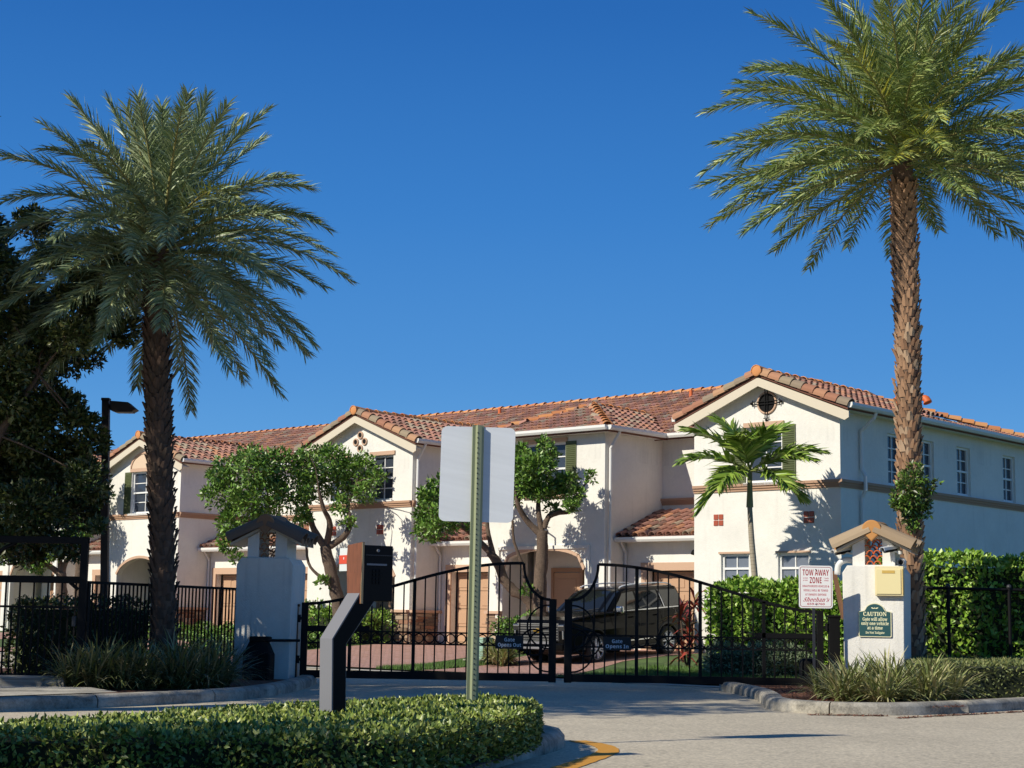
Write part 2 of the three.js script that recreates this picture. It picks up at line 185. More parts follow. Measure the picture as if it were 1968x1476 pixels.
function hedge(name, label, category, { foot, y0, y1, n, size, palette, seed, round = 0.1, lumps = 0.05, leafW = 0.5, yAt, core = true, leafMat }) {
  // foot: closed outline in (X, D) counted any way round; leaves on its top and sides, a dark twiggy core inside
  const r = rngOf(seed), cx = foot.reduce((a, p) => a + p[0], 0) / foot.length, cd = foot.reduce((a, p) => a + p[1], 0) / foot.length, base = W(cx, 0, cd), g = thing(name, label, category, [base.x, 0, base.z]);
  const P = foot.map(([X, D]) => V(X - cx, 0, -(D - cd))), area = Math.abs(P.reduce((a, p, i) => { const q = P[(i + 1) % P.length]; return a + p.x * q.z - q.x * p.z; }, 0)) / 2;
  const sgn = P.reduce((a, p, i) => { const q = P[(i + 1) % P.length]; return a + p.x * q.z - q.x * p.z; }, 0) > 0 ? 1 : -1;
  const inside = (x, z) => { let c = false; for (let i = 0, j = P.length - 1; i < P.length; j = i++) if ((P[i].z > z) !== (P[j].z > z) && x < (P[j].x - P[i].x) * (z - P[i].z) / (P[j].z - P[i].z) + P[i].x) c = !c; return c; };
  const edges = P.map((p, i) => { const q = P[(i + 1) % P.length], d = q.clone().sub(p), L = d.length(); d.normalize(); return { p, d, L, n: V(d.z * sgn, 0, -d.x * sgn) }; }), per = edges.reduce((a, e) => a + e.L, 0);
  const lump = (x, z) => lumps * (Math.sin(x * 3.1 + z * 2.3) + Math.sin(x * 7.3 - z * 5.9 + 1) * 0.7 + Math.sin(x * 17 + z * 13) * 0.4);
  const bounds = [Math.min(...P.map((p) => p.x)), Math.max(...P.map((p) => p.x)), Math.min(...P.map((p) => p.z)), Math.max(...P.map((p) => p.z))];
  const out = [], hgt = y1 - y0, total = area + per * hgt; let top = Math.round(n * area / total), side = n - top;
  while (top > 0) { const x = lerp(bounds[0], bounds[1], r()), z = lerp(bounds[2], bounds[3], r()); if (!inside(x, z)) continue; let e0 = 1e9; for (const e of edges) { const q = (x - e.p.x) * e.n.x + (z - e.p.z) * e.n.z; e0 = Math.min(e0, Math.abs(q)); } const drop = e0 < round ? (round - Math.sqrt(Math.max(0, round * round - (round - e0) ** 2))) : 0; out.push([V(x, y1 - drop + lump(x, z) - size * 0.4 + (r() - 0.5) * size * 0.9, z), V(0, 0.9, 0).add(rdir(r)), size * (0.6 + r() * 0.7)]); top--; }
  while (side > 0) { let k = r() * per, e = edges[0]; for (const q of edges) { if (k < q.L) { e = q; break; } k -= q.L; } const y = lerp(y0, y1, r()), near = Math.max(0, y - (y1 - round)), inset = near > 0 ? round - Math.sqrt(Math.max(0, round * round - near * near)) : 0; const p = e.p.clone().addScaledVector(e.d, k).addScaledVector(e.n, -inset - size * 0.25 + lump(k, y) * 0.8 + (r() - 0.5) * size * 0.8); p.y = y; out.push([p, e.n.clone().multiplyScalar(0.8).add(rdir(r)).add(V(0, 0.35, 0)), size * (0.6 + r() * 0.7)]); side--; }
  if (core) { const c = P.map((p) => { const d = p.clone(); const L = Math.max(0.001, d.length()); return [p.x, -p.z]; }); const sh = ext(c, hgt - size * 1.1 - lumps, [], 0).rotateX(-Math.PI / 2).translate(0, y0, 0); sh.scale(0.985, 1, 0.985); const pos = sh.attributes.position; // pull the core a little inside the leaves
    const inner = P.map((p, i) => { const a = edges[(i + P.length - 1) % P.length].n, b = edges[i].n; const m = a.clone().add(b).normalize(); return p.clone().addScaledVector(m, -size * 0.8 - lumps); }); part(g, 'branches', ext(inner.map((p) => [p.x, -p.z]), hgt - size * 0.9 - lumps * 1.5, []).rotateX(-Math.PI / 2).translate(0, y0, 0), M.hedgeCore); }
  foliage(g, 'foliage', leafShape(1, leafW), out, palette, r, leafMat ?? LEAFMAT);
  return g; }
M.hedgeCore = std(0.02, 0.028, 0.01, 1);
function blades(clumps, r, len, n, width = 0.022) { // arching strap leaves, one joined mesh with vertex colours
  const pos = [], col = [], idx = [];
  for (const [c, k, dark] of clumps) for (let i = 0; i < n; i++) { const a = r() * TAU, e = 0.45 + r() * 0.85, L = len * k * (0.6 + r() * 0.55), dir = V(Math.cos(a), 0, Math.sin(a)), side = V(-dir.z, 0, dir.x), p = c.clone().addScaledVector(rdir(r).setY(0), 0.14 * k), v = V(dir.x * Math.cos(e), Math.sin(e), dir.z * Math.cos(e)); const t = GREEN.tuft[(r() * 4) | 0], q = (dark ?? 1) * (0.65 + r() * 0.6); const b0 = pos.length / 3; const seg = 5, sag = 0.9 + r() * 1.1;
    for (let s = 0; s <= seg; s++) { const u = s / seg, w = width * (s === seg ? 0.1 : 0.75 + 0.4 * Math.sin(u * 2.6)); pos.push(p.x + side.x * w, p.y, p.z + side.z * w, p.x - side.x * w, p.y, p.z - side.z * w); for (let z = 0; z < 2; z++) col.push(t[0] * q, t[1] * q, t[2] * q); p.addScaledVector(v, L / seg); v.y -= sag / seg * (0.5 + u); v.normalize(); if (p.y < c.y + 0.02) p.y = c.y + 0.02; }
    for (let s = 0; s < seg; s++) { const o = b0 + s * 2; idx.push(o, o + 1, o + 2, o + 1, o + 3, o + 2); } }
  const g = new THREE.BufferGeometry(); g.setAttribute('position', new THREE.Float32BufferAttribute(pos, 3)); g.setAttribute('color', new THREE.Float32BufferAttribute(col, 3)); g.setIndex(idx); g.computeVertexNormals(); return g; }
const BLADEMAT = std(1, 1, 1, 0.5, { vertexColors: true });

// ───────── palms ─────────
// one pinnate leaf: a curved midrib in the plane of x (outwards) and y, leaflets in several ranks
function frond(r, { L, e0, droop, leaf, n, w = 0.026, plume = 1, fwd = 0.95, tipFwd = 0.5, bare = 0.1, sag = 0.25, rib = 0.028, twist = 0, pow = 1.25, ribCol = [0.30, 0.27, 0.10], cols }) {
  const pos = [], col = [], idx = [], S = 16, P = [V(0, 0, 0)], T = []; for (let i = 0; i < S; i++) { const u = i / S, e = e0 - droop * Math.pow(u, pow), side = twist * u; const d = V(Math.cos(e) * Math.cos(side), Math.sin(e), Math.cos(e) * Math.sin(side)); T.push(d); P.push(P[i].clone().addScaledVector(d, L / S)); } T.push(T[S - 1]);
  const pt = (u) => { const f = u * S, i = Math.min(S - 1, f | 0); return [P[i].clone().lerp(P[i + 1], f - i), T[i].clone().lerp(T[i + 1], f - i).normalize()]; };
  const push = (p, c) => { pos.push(p.x, p.y, p.z); col.push(c[0], c[1], c[2]); return pos.length / 3 - 1; };
  const rc = ribCol, tri = 4; let prev = null; for (let i = 0; i <= S; i++) { const rr = lerp(rib, 0.004, i / S), n1 = V(0, 1, 0).addScaledVector(T[i], -T[i].y).normalize(), b1 = T[i].clone().cross(n1), ring = []; for (let k = 0; k < tri; k++) { const a = k / tri * TAU; ring.push(push(P[i].clone().addScaledVector(n1, Math.cos(a) * rr).addScaledVector(b1, Math.sin(a) * rr * 1.3), rc)); } if (prev) for (let k = 0; k < tri; k++) idx.push(prev[k], ring[k], prev[(k + 1) % tri], ring[k], ring[(k + 1) % tri], prev[(k + 1) % tri]); prev = ring; }
  for (let i = 0; i < n; i++) { const u = bare + (1 - bare) * Math.pow((i + r() * 0.7) / n, 0.92); if (u > 1) continue; const [p, t] = pt(Math.min(0.999, u)); let nn = V(0, 1, 0).addScaledVector(t, -t.y); if (nn.lengthSq() < 0.02) nn = V(-1, 0, 0); nn.normalize(); const b = t.clone().cross(nn);
    for (const sd of [-1, 1]) { const ang = lerp(fwd, tipFwd, u) + (r() - 0.5) * 0.22, lift = plume * ([0.25, 0.75, -0.2][(r() * 3) | 0] + (r() - 0.5) * 0.35) + (1 - plume) * 0.3, out = b.clone().multiplyScalar(sd * Math.cos(lift)).addScaledVector(nn, Math.sin(lift)); const d = t.clone().multiplyScalar(Math.cos(ang)).addScaledVector(out, Math.sin(ang)); const prof = u < 0.3 ? lerp(0.35, 1, (u - bare) / (0.3 - bare)) : lerp(1, 0.42, Math.pow((u - 0.3) / 0.7, 1.6)); const ll = leaf * prof * (0.85 + r() * 0.3); const side = d.clone().cross(nn).normalize(); side.applyAxisAngle(d, (r() - 0.5) * 2.4); const ww = w * (0.8 + r() * 0.3); const cc = cols[(r() * cols.length) | 0], k = 0.75 + r() * 0.5, c = [cc[0] * k, cc[1] * k, cc[2] * k]; const mid = p.clone().addScaledVector(d, ll * 0.5); const d2 = d.clone().add(V(0, -sag * (0.5 + r()), 0)).normalize(); const tip = mid.clone().addScaledVector(d2, ll * 0.5); const q0 = push(p.clone().addScaledVector(side, ww * 0.35), c), q1 = push(p.clone().addScaledVector(side, -ww * 0.35), c), m0 = push(mid.clone().addScaledVector(side, ww * 0.5), c), m1 = push(mid.clone().addScaledVector(side, -ww * 0.5), c), e = push(tip, c); idx.push(q0, q1, m0, q1, m1, m0, m0, m1, e); } }
  const g = new THREE.BufferGeometry(); g.setAttribute('position', new THREE.Float32BufferAttribute(pos, 3)); g.setAttribute('color', new THREE.Float32BufferAttribute(col, 3)); g.setIndex(idx); g.computeVertexNormals(); return g; }
const FRONDMAT = std(1, 1, 1, 0.42, { vertexColors: true });
function boot(len, wid, thick) { // stub of an old leaf: a keeled scale pointing up and out
  const p = [-wid / 2, 0, 0, wid / 2, 0, 0, -wid * 0.42, len * 0.55, thick * 0.55, wid * 0.42, len * 0.55, thick * 0.55, 0, len * 0.5, thick, -wid * 0.22, len, thick * 1.25, wid * 0.22, len, thick * 1.25, 0, len * 0.97, thick * 1.6, 0, 0, thick * 0.45, 0, len * 0.8, 0];
  const g = new THREE.BufferGeometry(); g.setAttribute('position', new THREE.Float32BufferAttribute(p, 3)); g.setIndex([0, 8, 2, 8, 4, 2, 8, 1, 4, 1, 3, 4, 2, 4, 5, 4, 7, 5, 4, 3, 6, 4, 6, 7, 5, 7, 6, 5, 6, 9, 2, 5, 9, 3, 9, 6]); const q = g.toNonIndexed(); q.computeVertexNormals(); q.setAttribute('uv', new THREE.Float32BufferAttribute(new Float32Array(q.attributes.position.count * 2), 2)); return q; }
function datePalm(name, label, { pts, r0, r1, crownAt, L, count, seed, cols, yellow, rings, perRing, boots, leaf = 0.5, eMin = -0.75, eMax = 1.45, nLeaf = 88, skip, droopK = 1, upK = 1, leafW = 0.026 }) {
  const r = rngOf(seed), base = pts[0], g = thing(name, label, 'palm tree', [base.x, base.y, base.z]);
  const rel = pts.map((p) => p.clone().sub(base)), c = new THREE.CatmullRomCurve3(rel), tr = part(g, 'trunk', limb(rel, r0, r1, 24, 12, 0.06, r), M.palmBark);
  const bg = [boot(0.2, 0.15, 0.05), boot(0.24, 0.16, 0.06), boot(0.17, 0.14, 0.045)]; let nb = 0; const rest = [];
  for (let i = 0; i < rings; i++) for (let k = 0; k < perRing; k++) { const u = (i + (k % 2) * 0.5) / rings * 0.985 + 0.01, a = (k / perRing) * TAU + i * 0.36 + (r() - 0.5) * 0.12, p = c.getPoint(u), R = lerp(r0, r1, u) * 0.97, sc = (0.85 + r() * 0.35) * lerp(r0, r1, u) / 0.26; const toCam = Math.cos(a - Math.atan2(-base.x, -base.z)) > -0.15;
    const gm = bg[(r() * 3) | 0], mt = boots[(r() * boots.length) | 0]; const place = new THREE.Matrix4().makeRotationY(a).setPosition(p.x, p.y, p.z).multiply(new THREE.Matrix4().makeTranslation(0, 0, R)).multiply(new THREE.Matrix4().makeRotationX((r() - 0.3) * 0.25)).multiply(new THREE.Matrix4().makeScale(sc, sc, sc));
    if (toCam && nb < 300) { const m = part(tr, numberedIn(tr, 'leaf_base'), gm, mt); m.applyMatrix4(place); nb++; } else rest.push(gm.clone().applyMatrix4(place)); }
  if (rest.length) part(tr, 'leaf_bases', rest, boots[0], 'stuff');
  const cr = crownAt.clone().sub(base);
  part(g, 'crown_heart', limb([rel[rel.length - 1], cr.clone().add(V(0, 0.1, 0)), cr.clone().add(V(0, 0.45, 0))], r1 * 1.06, r1 * 0.5, 6, 10, 0.2, r), M.palmBark);
  for (let i = 0; i < count; i++) { const f = (i + 0.5) / count, e0 = lerp(eMax, eMin, Math.pow(f, 0.85)) + (r() - 0.5) * 0.12, az = i * 2.39996 + (r() - 0.5) * 0.3, droop = lerp(0.35, 0.7, Math.sin(Math.min(1, f * 1.1) * Math.PI)) * (0.75 + r() * 0.6) * (e0 < 0 ? 0.8 : 1) * (f < 0.22 ? upK : droopK); if (skip && skip(az, e0)) continue; const yel = yellow && r() < yellow; const gm = frond(r, { L: L * (0.82 + r() * 0.28) * (f < 0.12 ? 0.8 : 1), e0, droop, leaf, n: nLeaf, w: leafW, cols: yel ? [[0.42, 0.40, 0.05], [0.30, 0.31, 0.05], ...cols] : cols, twist: (r() - 0.5) * 0.35 });
    const m = part(g, 'frond', gm, FRONDMAT); m.position.copy(cr).add(V(0, lerp(0.42, -0.22, f), 0)); m.rotation.y = az; m.position.add(V(Math.cos(-az) * r1 * lerp(0.3, 0.85, f), 0, Math.sin(-az) * r1 * lerp(0.3, 0.85, f))); }
  return g; }
const inUse = new Map(); function numberedIn(p, n) { const k = inUse.get(p.uuid + n) ?? 0; inUse.set(p.uuid + n, k + 1); return k ? n + '_' + String(k).padStart(3, '0') : n; }
// ───────── ground, road, beds ─────────
struct('ground', (() => { const g = new THREE.PlaneGeometry(900, 900).rotateX(-Math.PI / 2).translate(0, -0.06, -200); const p = g.attributes.position, uv = g.attributes.uv; for (let i = 0; i < 4; i++) uv.setXY(i, p.getX(i), p.getZ(i)); return g; })(), M.ground);
struct('road', flat([[-45, -25], [45, -25], [45, 50], [-45, 60]], 0), M.asphalt);
struct('lawn', strip([[-30, -8.02], [60, -8.02], [60, 30], [-30, 30]], 0.012), M.lawn);
struct('gutter_pan', strip([[-9, -8.6], [60, -8.6], [60, -8.04], [-9, -8.04]], -0.02), M.gutterPan);
struct('driveway', strip([[2.3, -8.0], [6.4, -8.0], [6.7, -5], [7.4, -3.4], [7.5, 1.6], [3.9, 1.6], [3.9, -3.6]], 0.022), M.paver);
struct('driveway', strip([[8.0, -8.0], [17.4, -8.0], [16.6, -5.6], [15.2, -4.6], [15.0, 1.4], [9.2, 1.4], [8.6, -4.2]], 0.022), M.paver);
struct('driveway', strip([[19.6, -8.0], [26.8, -8.0], [26.2, 1.4], [19.6, 1.4]], 0.022), M.paver);
struct('driveway', strip([[31, -8.0], [36, -8.0], [35, 1.4], [31, 1.4]], 0.022), M.paver);

// kerbs: rounded concrete, cast in lengths with open joints
function kerb(path, w, h, lens, flip = 1) { // path in (X, D), the road on its right-hand side when flip = 1
  const g = new THREE.Group(); g.name = numbered('kerb'); g.userData.kind = 'structure'; scene.add(g);
  const c = new THREE.CatmullRomCurve3(path.map(([X, D]) => W(X, 0, D)), false, 'centripetal'), L = c.getLength(), n = Math.round(L / lens);
  const prof = [[0, -0.03], [0.0, h * 0.62], [0.045, h * 0.93], [0.1, h], [w - 0.03, h], [w, h - 0.03], [w, -0.03]];
  for (let k = 0; k < n; k++) { const pos = [], uv = [], idx = [], seg = 8; const a0 = (k + 0.004) / n, a1 = (k + 1 - 0.004) / n;
    for (let i = 0; i <= seg; i++) { const u = lerp(a0, a1, i / seg), p = c.getPointAt(u), t = c.getTangentAt(u), s = V(-t.z, 0, t.x).multiplyScalar(flip); let acc = 0; prof.forEach(([q, y], j) => { if (j) acc += Math.hypot(q - prof[j - 1][0], y - prof[j - 1][1]); const p2 = p.clone().addScaledVector(s, q); pos.push(p2.x, y, p2.z); uv.push(u * L, acc); }); }
    const m = prof.length; for (let i = 0; i < seg; i++) for (let j = 0; j < m - 1; j++) { const a = i * m + j, b = a + m; idx.push(a, b, a + 1, b, b + 1, a + 1); }
    for (const e of [0, seg]) { const o = e * m; for (let j = 1; j < m - 1; j++) idx.push(o, o + j, o + j + 1); }
    const q = new THREE.BufferGeometry(); q.setAttribute('position', new THREE.Float32BufferAttribute(pos, 3)); q.setAttribute('uv', new THREE.Float32BufferAttribute(uv, 2)); q.setIndex(idx); q.computeVertexNormals(); part(g, numberedIn(g, 'kerb_segment'), q, M.concrete); }
  return g; }
const ISLAND_K = [[-2.75, 4.2], [-1.62, 8.6], [-0.95, 11.1], [-0.2, 13.9], [0.1, 14.9], [0.42, 16.0], [0.58, 16.75], [0.52, 17.45], [0.1, 17.95], [-0.6, 17.75], [-2.2, 15.4], [-4.1, 12.3], [-6.8, 7.9], [-9, 4.2]];
kerb(ISLAND_K, 0.26, 0.17, 2.4, -1);
struct('planting_bed', flat([[-2.6, 4.2], [-1.45, 8.6], [-0.75, 11.1], [0.0, 13.9], [0.3, 15.6], [0.4, 16.7], [0.34, 17.4], [-0.3, 17.6], [-4, 12.1], [-6.6, 7.8], [-8.8, 4.2]], 0.12), M.mulch);
kerb([[3.95, 31.2], [4.12, 28.5], [4.0, 26.2], [3.86, 24.75], [4.05, 24.0], [4.55, 23.55], [5.3, 23.5], [6.4, 24.25], [8.2, 26.1], [12, 30], [16, 34]], 0.28, 0.17, 2.55, -1);
struct('planting_bed', flat([[4.1, 32], [4.3, 28.5], [4.15, 26.2], [4.05, 24.7], [4.6, 23.75], [5.3, 23.7], [6.3, 24.4], [8.1, 26.3], [12, 30.2], [18, 36], [12, 36], [7, 33.2]], 0.1), M.mulch);
kerb([[-3.55, 31.2], [-3.5, 29], [-3.62, 26.6], [-3.95, 24.9], [-4.9, 23.0], [-6.4, 20.9], [-9.5, 16.5]], 0.28, 0.17, 2.5, 1);
struct('planting_bed', flat([[-3.7, 32], [-3.7, 28.6], [-3.85, 26.3], [-4.3, 24.7], [-5.2, 23.1], [-6.7, 21.2], [-9.8, 16.9], [-16, 18], [-14, 34], [-6, 34]], 0.1), M.mulch);
struct('pavement', flat([[-5.4, 23.3], [-6.7, 21.5], [-9.7, 17.2], [-14, 17.2], [-14, 24.6], [-6.1, 24.6]], 0.16), M.concrete);
struct('pavement', (() => bx(9, 0.14, 0.9, 0, 0, 0).translate(-11.1, 0.2, -25.4))(), M.concrete);
// yellow painted nose line round the island
{ const pts = [[-0.12, 12.0], [0.18, 13.2], [0.45, 14.2], [0.72, 15.15], [0.93, 15.95], [1.0, 16.45], [0.96, 17.0], [0.74, 17.6]], c = new THREE.CatmullRomCurve3(pts.map(([X, D]) => W(X, 0.006, D))), pos = [], uv = [], idx = [], n = 60, r = rngOf(5); for (let i = 0; i <= n; i++) { const p = c.getPoint(i / n), t = c.getTangent(i / n), s = V(-t.z, 0, t.x); const a = 0.105 + (r() - 0.5) * 0.014, b = 0.105 + (r() - 0.5) * 0.014; pos.push(p.x + s.x * a, p.y, p.z + s.z * a, p.x - s.x * b, p.y, p.z - s.z * b); uv.push(i / 8, 0, i / 8, 1); if (i) { const o = i * 2; idx.push(o - 2, o - 1, o, o - 1, o + 1, o); } } const g = new THREE.BufferGeometry(); g.setAttribute('position', new THREE.Float32BufferAttribute(pos, 3)); g.setAttribute('uv', new THREE.Float32BufferAttribute(uv, 2)); g.setIndex(idx); g.computeVertexNormals(); struct('road_marking', g, M.yellowPaint); }

// ───────── the terrace of townhouses ─────────
const EAVE = 6.03, KS = 0.4, OV = 0.4, MAINS = 3.25, RIDGES = 8.1, BELT = 4.24, ENDT = 41;    // heights above the houses' ground
const FR = [ // front volumes
  { t0: 0, t1: 4.37, s: 0, kind: 'gable' }, { t0: 7.8, t1: 12.15, s: 0.55, kind: 'hip' }, { t0: 14.85, t1: 19.5, s: 0, kind: 'gable' }, { t0: 26.35, t1: 30.6, s: 0, kind: 'gable' }, { t0: 34, t1: 38.4, s: 0.55, kind: 'hip' }];
const GA = [ // garages, each a lean-to in front of the main wall
  { t0: 4.37, t1: 7.8, s: 1.5, doors: [[4.75, 7.0]] }, { t0: 12.15, t1: 14.85, s: 1.3, doors: [[12.4, 14.35]] }, { t0: 19.5, t1: 22.9, s: 1.4, doors: [[19.8, 22.1]] }, { t0: 22.9, t1: 26.35, s: 1.4, doors: [[23.7, 25.9]] }, { t0: 30.6, t1: 34, s: 1.4, doors: [[31.0, 33.2]] }, { t0: 38.4, t1: ENDT, s: 1.4, doors: [[38.8, 40.6]] }];
const ES = MAINS - OV;                                                            // main eave line
const yE = EAVE + 0.06;
const hMain = (t, s) => Math.min(yE + KS * (s - ES), yE + KS * (2 * RIDGES - ES - s), yE + 0.33 * (t + OV));
const hVol = (v) => v.kind === 'gable' ? (t, s) => (t < v.t0 - OV || t > v.t1 + OV || s < v.s - 0.34) ? -9 : yE + KS * Math.min(t - v.t0 + OV, v.t1 + OV - t) : (t, s) => (t < v.t0 - OV || t > v.t1 + OV || s < v.s - OV) ? -9 : yE + KS * Math.min(t - v.t0 + OV, v.t1 + OV - t, s - v.s + OV);
const HV = FR.map(hVol);
const PAL = [[0.36, 0.165, 0.115], [0.43, 0.215, 0.145], [0.32, 0.16, 0.12], [0.49, 0.235, 0.13], [0.36, 0.28, 0.20], [0.25, 0.14, 0.105], [0.41, 0.205, 0.155]];
const TILEM = PAL.map((c) => std(c[0], c[1], c[2], 0.85)), TILEV = std(1, 1, 1, 0.85, { vertexColors: true });
const RIDGEM = [std(0.60, 0.26, 0.095, 0.85), std(0.53, 0.21, 0.08, 0.85), std(0.62, 0.30, 0.12, 0.85)], PAN = std(0.15, 0.062, 0.042, 0.9), MORTAR = std(0.5, 0.34, 0.2, 0.9);
const RAKEM = [std(0.40, 0.20, 0.115, 0.85), std(0.30, 0.235, 0.155, 0.85), std(0.44, 0.25, 0.14, 0.85), std(0.33, 0.15, 0.09, 0.85), std(0.26, 0.20, 0.14, 0.85)];
function barrel(len, r0, r1, th = 0.014, n = 6, arc = Math.PI) { // half-round tile along +z (up the slope), mouth at z = 0, crown up +y
  const pos = [], idx = []; const ring = (z, r, lift) => { const o = pos.length / 3; for (let i = 0; i <= n; i++) { const a = (Math.PI - arc) / 2 + arc * i / n; pos.push(Math.cos(a) * r, Math.sin(a) * r + lift, z); } return o; };
  const a = ring(0, r0, 0.03), b = ring(len, r1, 0), c = ring(0, r0 - th, 0.03), d = ring(len, r1 - th, 0);
  const strip2 = (p, q, f) => { for (let i = 0; i < n; i++) f ? idx.push(p + i, q + i, p + i + 1, q + i, q + i + 1, p + i + 1) : idx.push(p + i, p + i + 1, q + i, q + i, p + i + 1, q + i + 1); };
  strip2(a, b, false); strip2(c, d, true); strip2(a, c, true);
  const g = new THREE.BufferGeometry(); g.setAttribute('position', new THREE.Float32BufferAttribute(pos, 3)); g.setIndex(idx); const q = g.toNonIndexed(); q.computeVertexNormals(); q.setAttribute('uv', new THREE.Float32BufferAttribute(new Float32Array(q.attributes.position.count * 2), 2)); return q; }
const TILE = barrel(0.43, 0.115, 0.09), RAKE = barrel(0.46, 0.165, 0.14, 0.018, 8, Math.PI * 1.15), CAP = barrel(0.46, 0.15, 0.12, 0.016, 7), PITCHT = 0.285, ROWT = 0.36;
const LX = (t) => -t, LZ = (s) => -s;                                            // facade-local: x to the right, z out of the facade
const houseGroup = (name, label, t) => { const p = H(t, 0, HG); return thing(name, label, 'townhouse', [p.x, p.y, p.z], HTURN); };
const UNITS = [
  { t0: 0, t1: 7.8, label: 'cream end townhouse with round iron vent in its gable and long shaded side wall' },
  { t0: 7.8, t1: 14.85, label: 'cream townhouse with hipped tile roof directly behind the blank back of the sign' },
  { t0: 14.85, t1: 22.9, label: 'cream townhouse with four small round vents in its gable' },
  { t0: 22.9, t1: 30.6, label: 'cream townhouse with arched peach panel over its window, behind the dark palm trunk' },
  { t0: 30.6, t1: ENDT, label: 'farthest cream townhouse, mostly hidden by the dark broadleaf tree at left' }];
for (const u of UNITS) { u.g = houseGroup('townhouse', u.label, u.t0); u.x = (t) => -(t - u.t0); }
const unitAt = (t) => UNITS.find((u) => t < u.t1) ?? UNITS[4];

// roof sheets under the tiles
function sheet(u, pts, th = 0.09) { // pts: [t, s, y] polygon (convex), thickened downwards
  const n = pts.length, pos = [], idx = []; for (const k of [0, th]) for (const [t, s, y] of pts) pos.push(u.x(t), y - k, -s); for (let i = 1; i < n - 1; i++) { idx.push(0, i, i + 1, n, n + i + 1, n + i); } for (let i = 0; i < n; i++) { const j = (i + 1) % n; idx.push(i, i + n, j, j, i + n, j + n); }
  const g = new THREE.BufferGeometry(); g.setAttribute('position', new THREE.Float32BufferAttribute(pos, 3)); g.setIndex(idx); const q = g.toNonIndexed(); q.computeVertexNormals(); return planarUV(q); }
const yM = (s) => yE + KS * (s - ES), yR = yM(RIDGES), HIPT = (yR - yE) / 0.33 - OV;
const tileJobs = UNITS.map(() => []);
function tileField(org, a, b, k, na, nb, keep) { // org (t,s), a along the eave, b up the slope in plan, slope k
  const cs = 1 / Math.hypot(1, k), r = rngOf(Math.round(org[0] * 100 + org[1] * 10 + 999));
  for (let j = 0; j < nb; j++) for (let i = 0; i < na; i++) { const da = (i + 0.5) * PITCHT, db = j * ROWT * cs, t = org[0] + a[0] * da + b[0] * db, s = org[1] + a[1] * da + b[1] * db, h = yE + k * db; if (!keep(t, s, h, db)) continue; const u = unitAt(clamp(t, 0, ENDT - 0.01)); tileJobs[UNITS.indexOf(u)].push({ t, s, y: h + 0.0, a, b, k, c: (r() * PAL.length) | 0, v: 0.82 + r() * 0.36, jit: (r() - 0.5) * 0.02, eave: j === 0 }); } }
const tops = (t, s) => Math.max(hMain(t, s), ...HV.map((f) => f(t, s)));
// main front slope, its right hip, the volumes' slopes
tileField([ENDT, ES], [-1, 0], [0, 1], KS, Math.floor((ENDT + 0.4) / PITCHT), 16, (t, s, h) => s < RIDGES - 0.05 && h >= tops(t, s) - 0.06 && h <= yE + 0.33 * (t + OV) + 0.02);
tileField([-OV, 15.2], [0, -1], [1, 0], 0.33, Math.floor((15.2 - ES) / PITCHT), 19, (t, s, h) => t < HIPT && Math.abs(h - hMain(t, s)) < 0.06 && h >= tops(t, s) - 0.06);
FR.forEach((v, i) => { const w = (v.t1 - v.t0) / 2 + OV, s0 = v.kind === 'gable' ? v.s - 0.1 : v.s - OV, len = ES + w - s0, f = HV[i];
  const keep = (side) => (t, s, h, db) => db < w - 0.06 && (v.kind === 'gable' || s - s0 >= db - 0.02) && h >= hMain(t, s) - 0.05 && (i || s < 14);
  tileField([v.t0 - OV, s0], [0, 1], [1, 0], KS, Math.floor((i === 0 ? ES + w - s0 : len) / PITCHT), 8, keep(0));
  tileField([v.t1 + OV, s0], [0, 1], [-1, 0], KS, Math.floor(len / PITCHT), 8, keep(1));
  if (v.kind === 'hip') tileField([v.t0 - OV, s0], [1, 0], [0, 1], KS, Math.floor(2 * w / PITCHT), 9, (t, s, h, db) => db < w - 0.04 && Math.min(t - v.t0 + OV, v.t1 + OV - t) >= db - 0.04); });
GA.forEach((ga) => { const e0 = 3.08, s0 = ga.s - 0.42; const org = [ga.t1, s0], na = Math.floor((ga.t1 - ga.t0) / PITCHT); const before = tileJobs.map((j) => j.length); tileField(org, [-1, 0], [0, 1], KS, na, 6, (t, s) => s < MAINS - 0.12 && t > ga.t0 + 0.1 && t < ga.t1 - 0.05); tileJobs.forEach((j, i) => { for (let k = before[i]; k < j.length; k++) j[k].y += e0 + 0.06 - yE; }); });

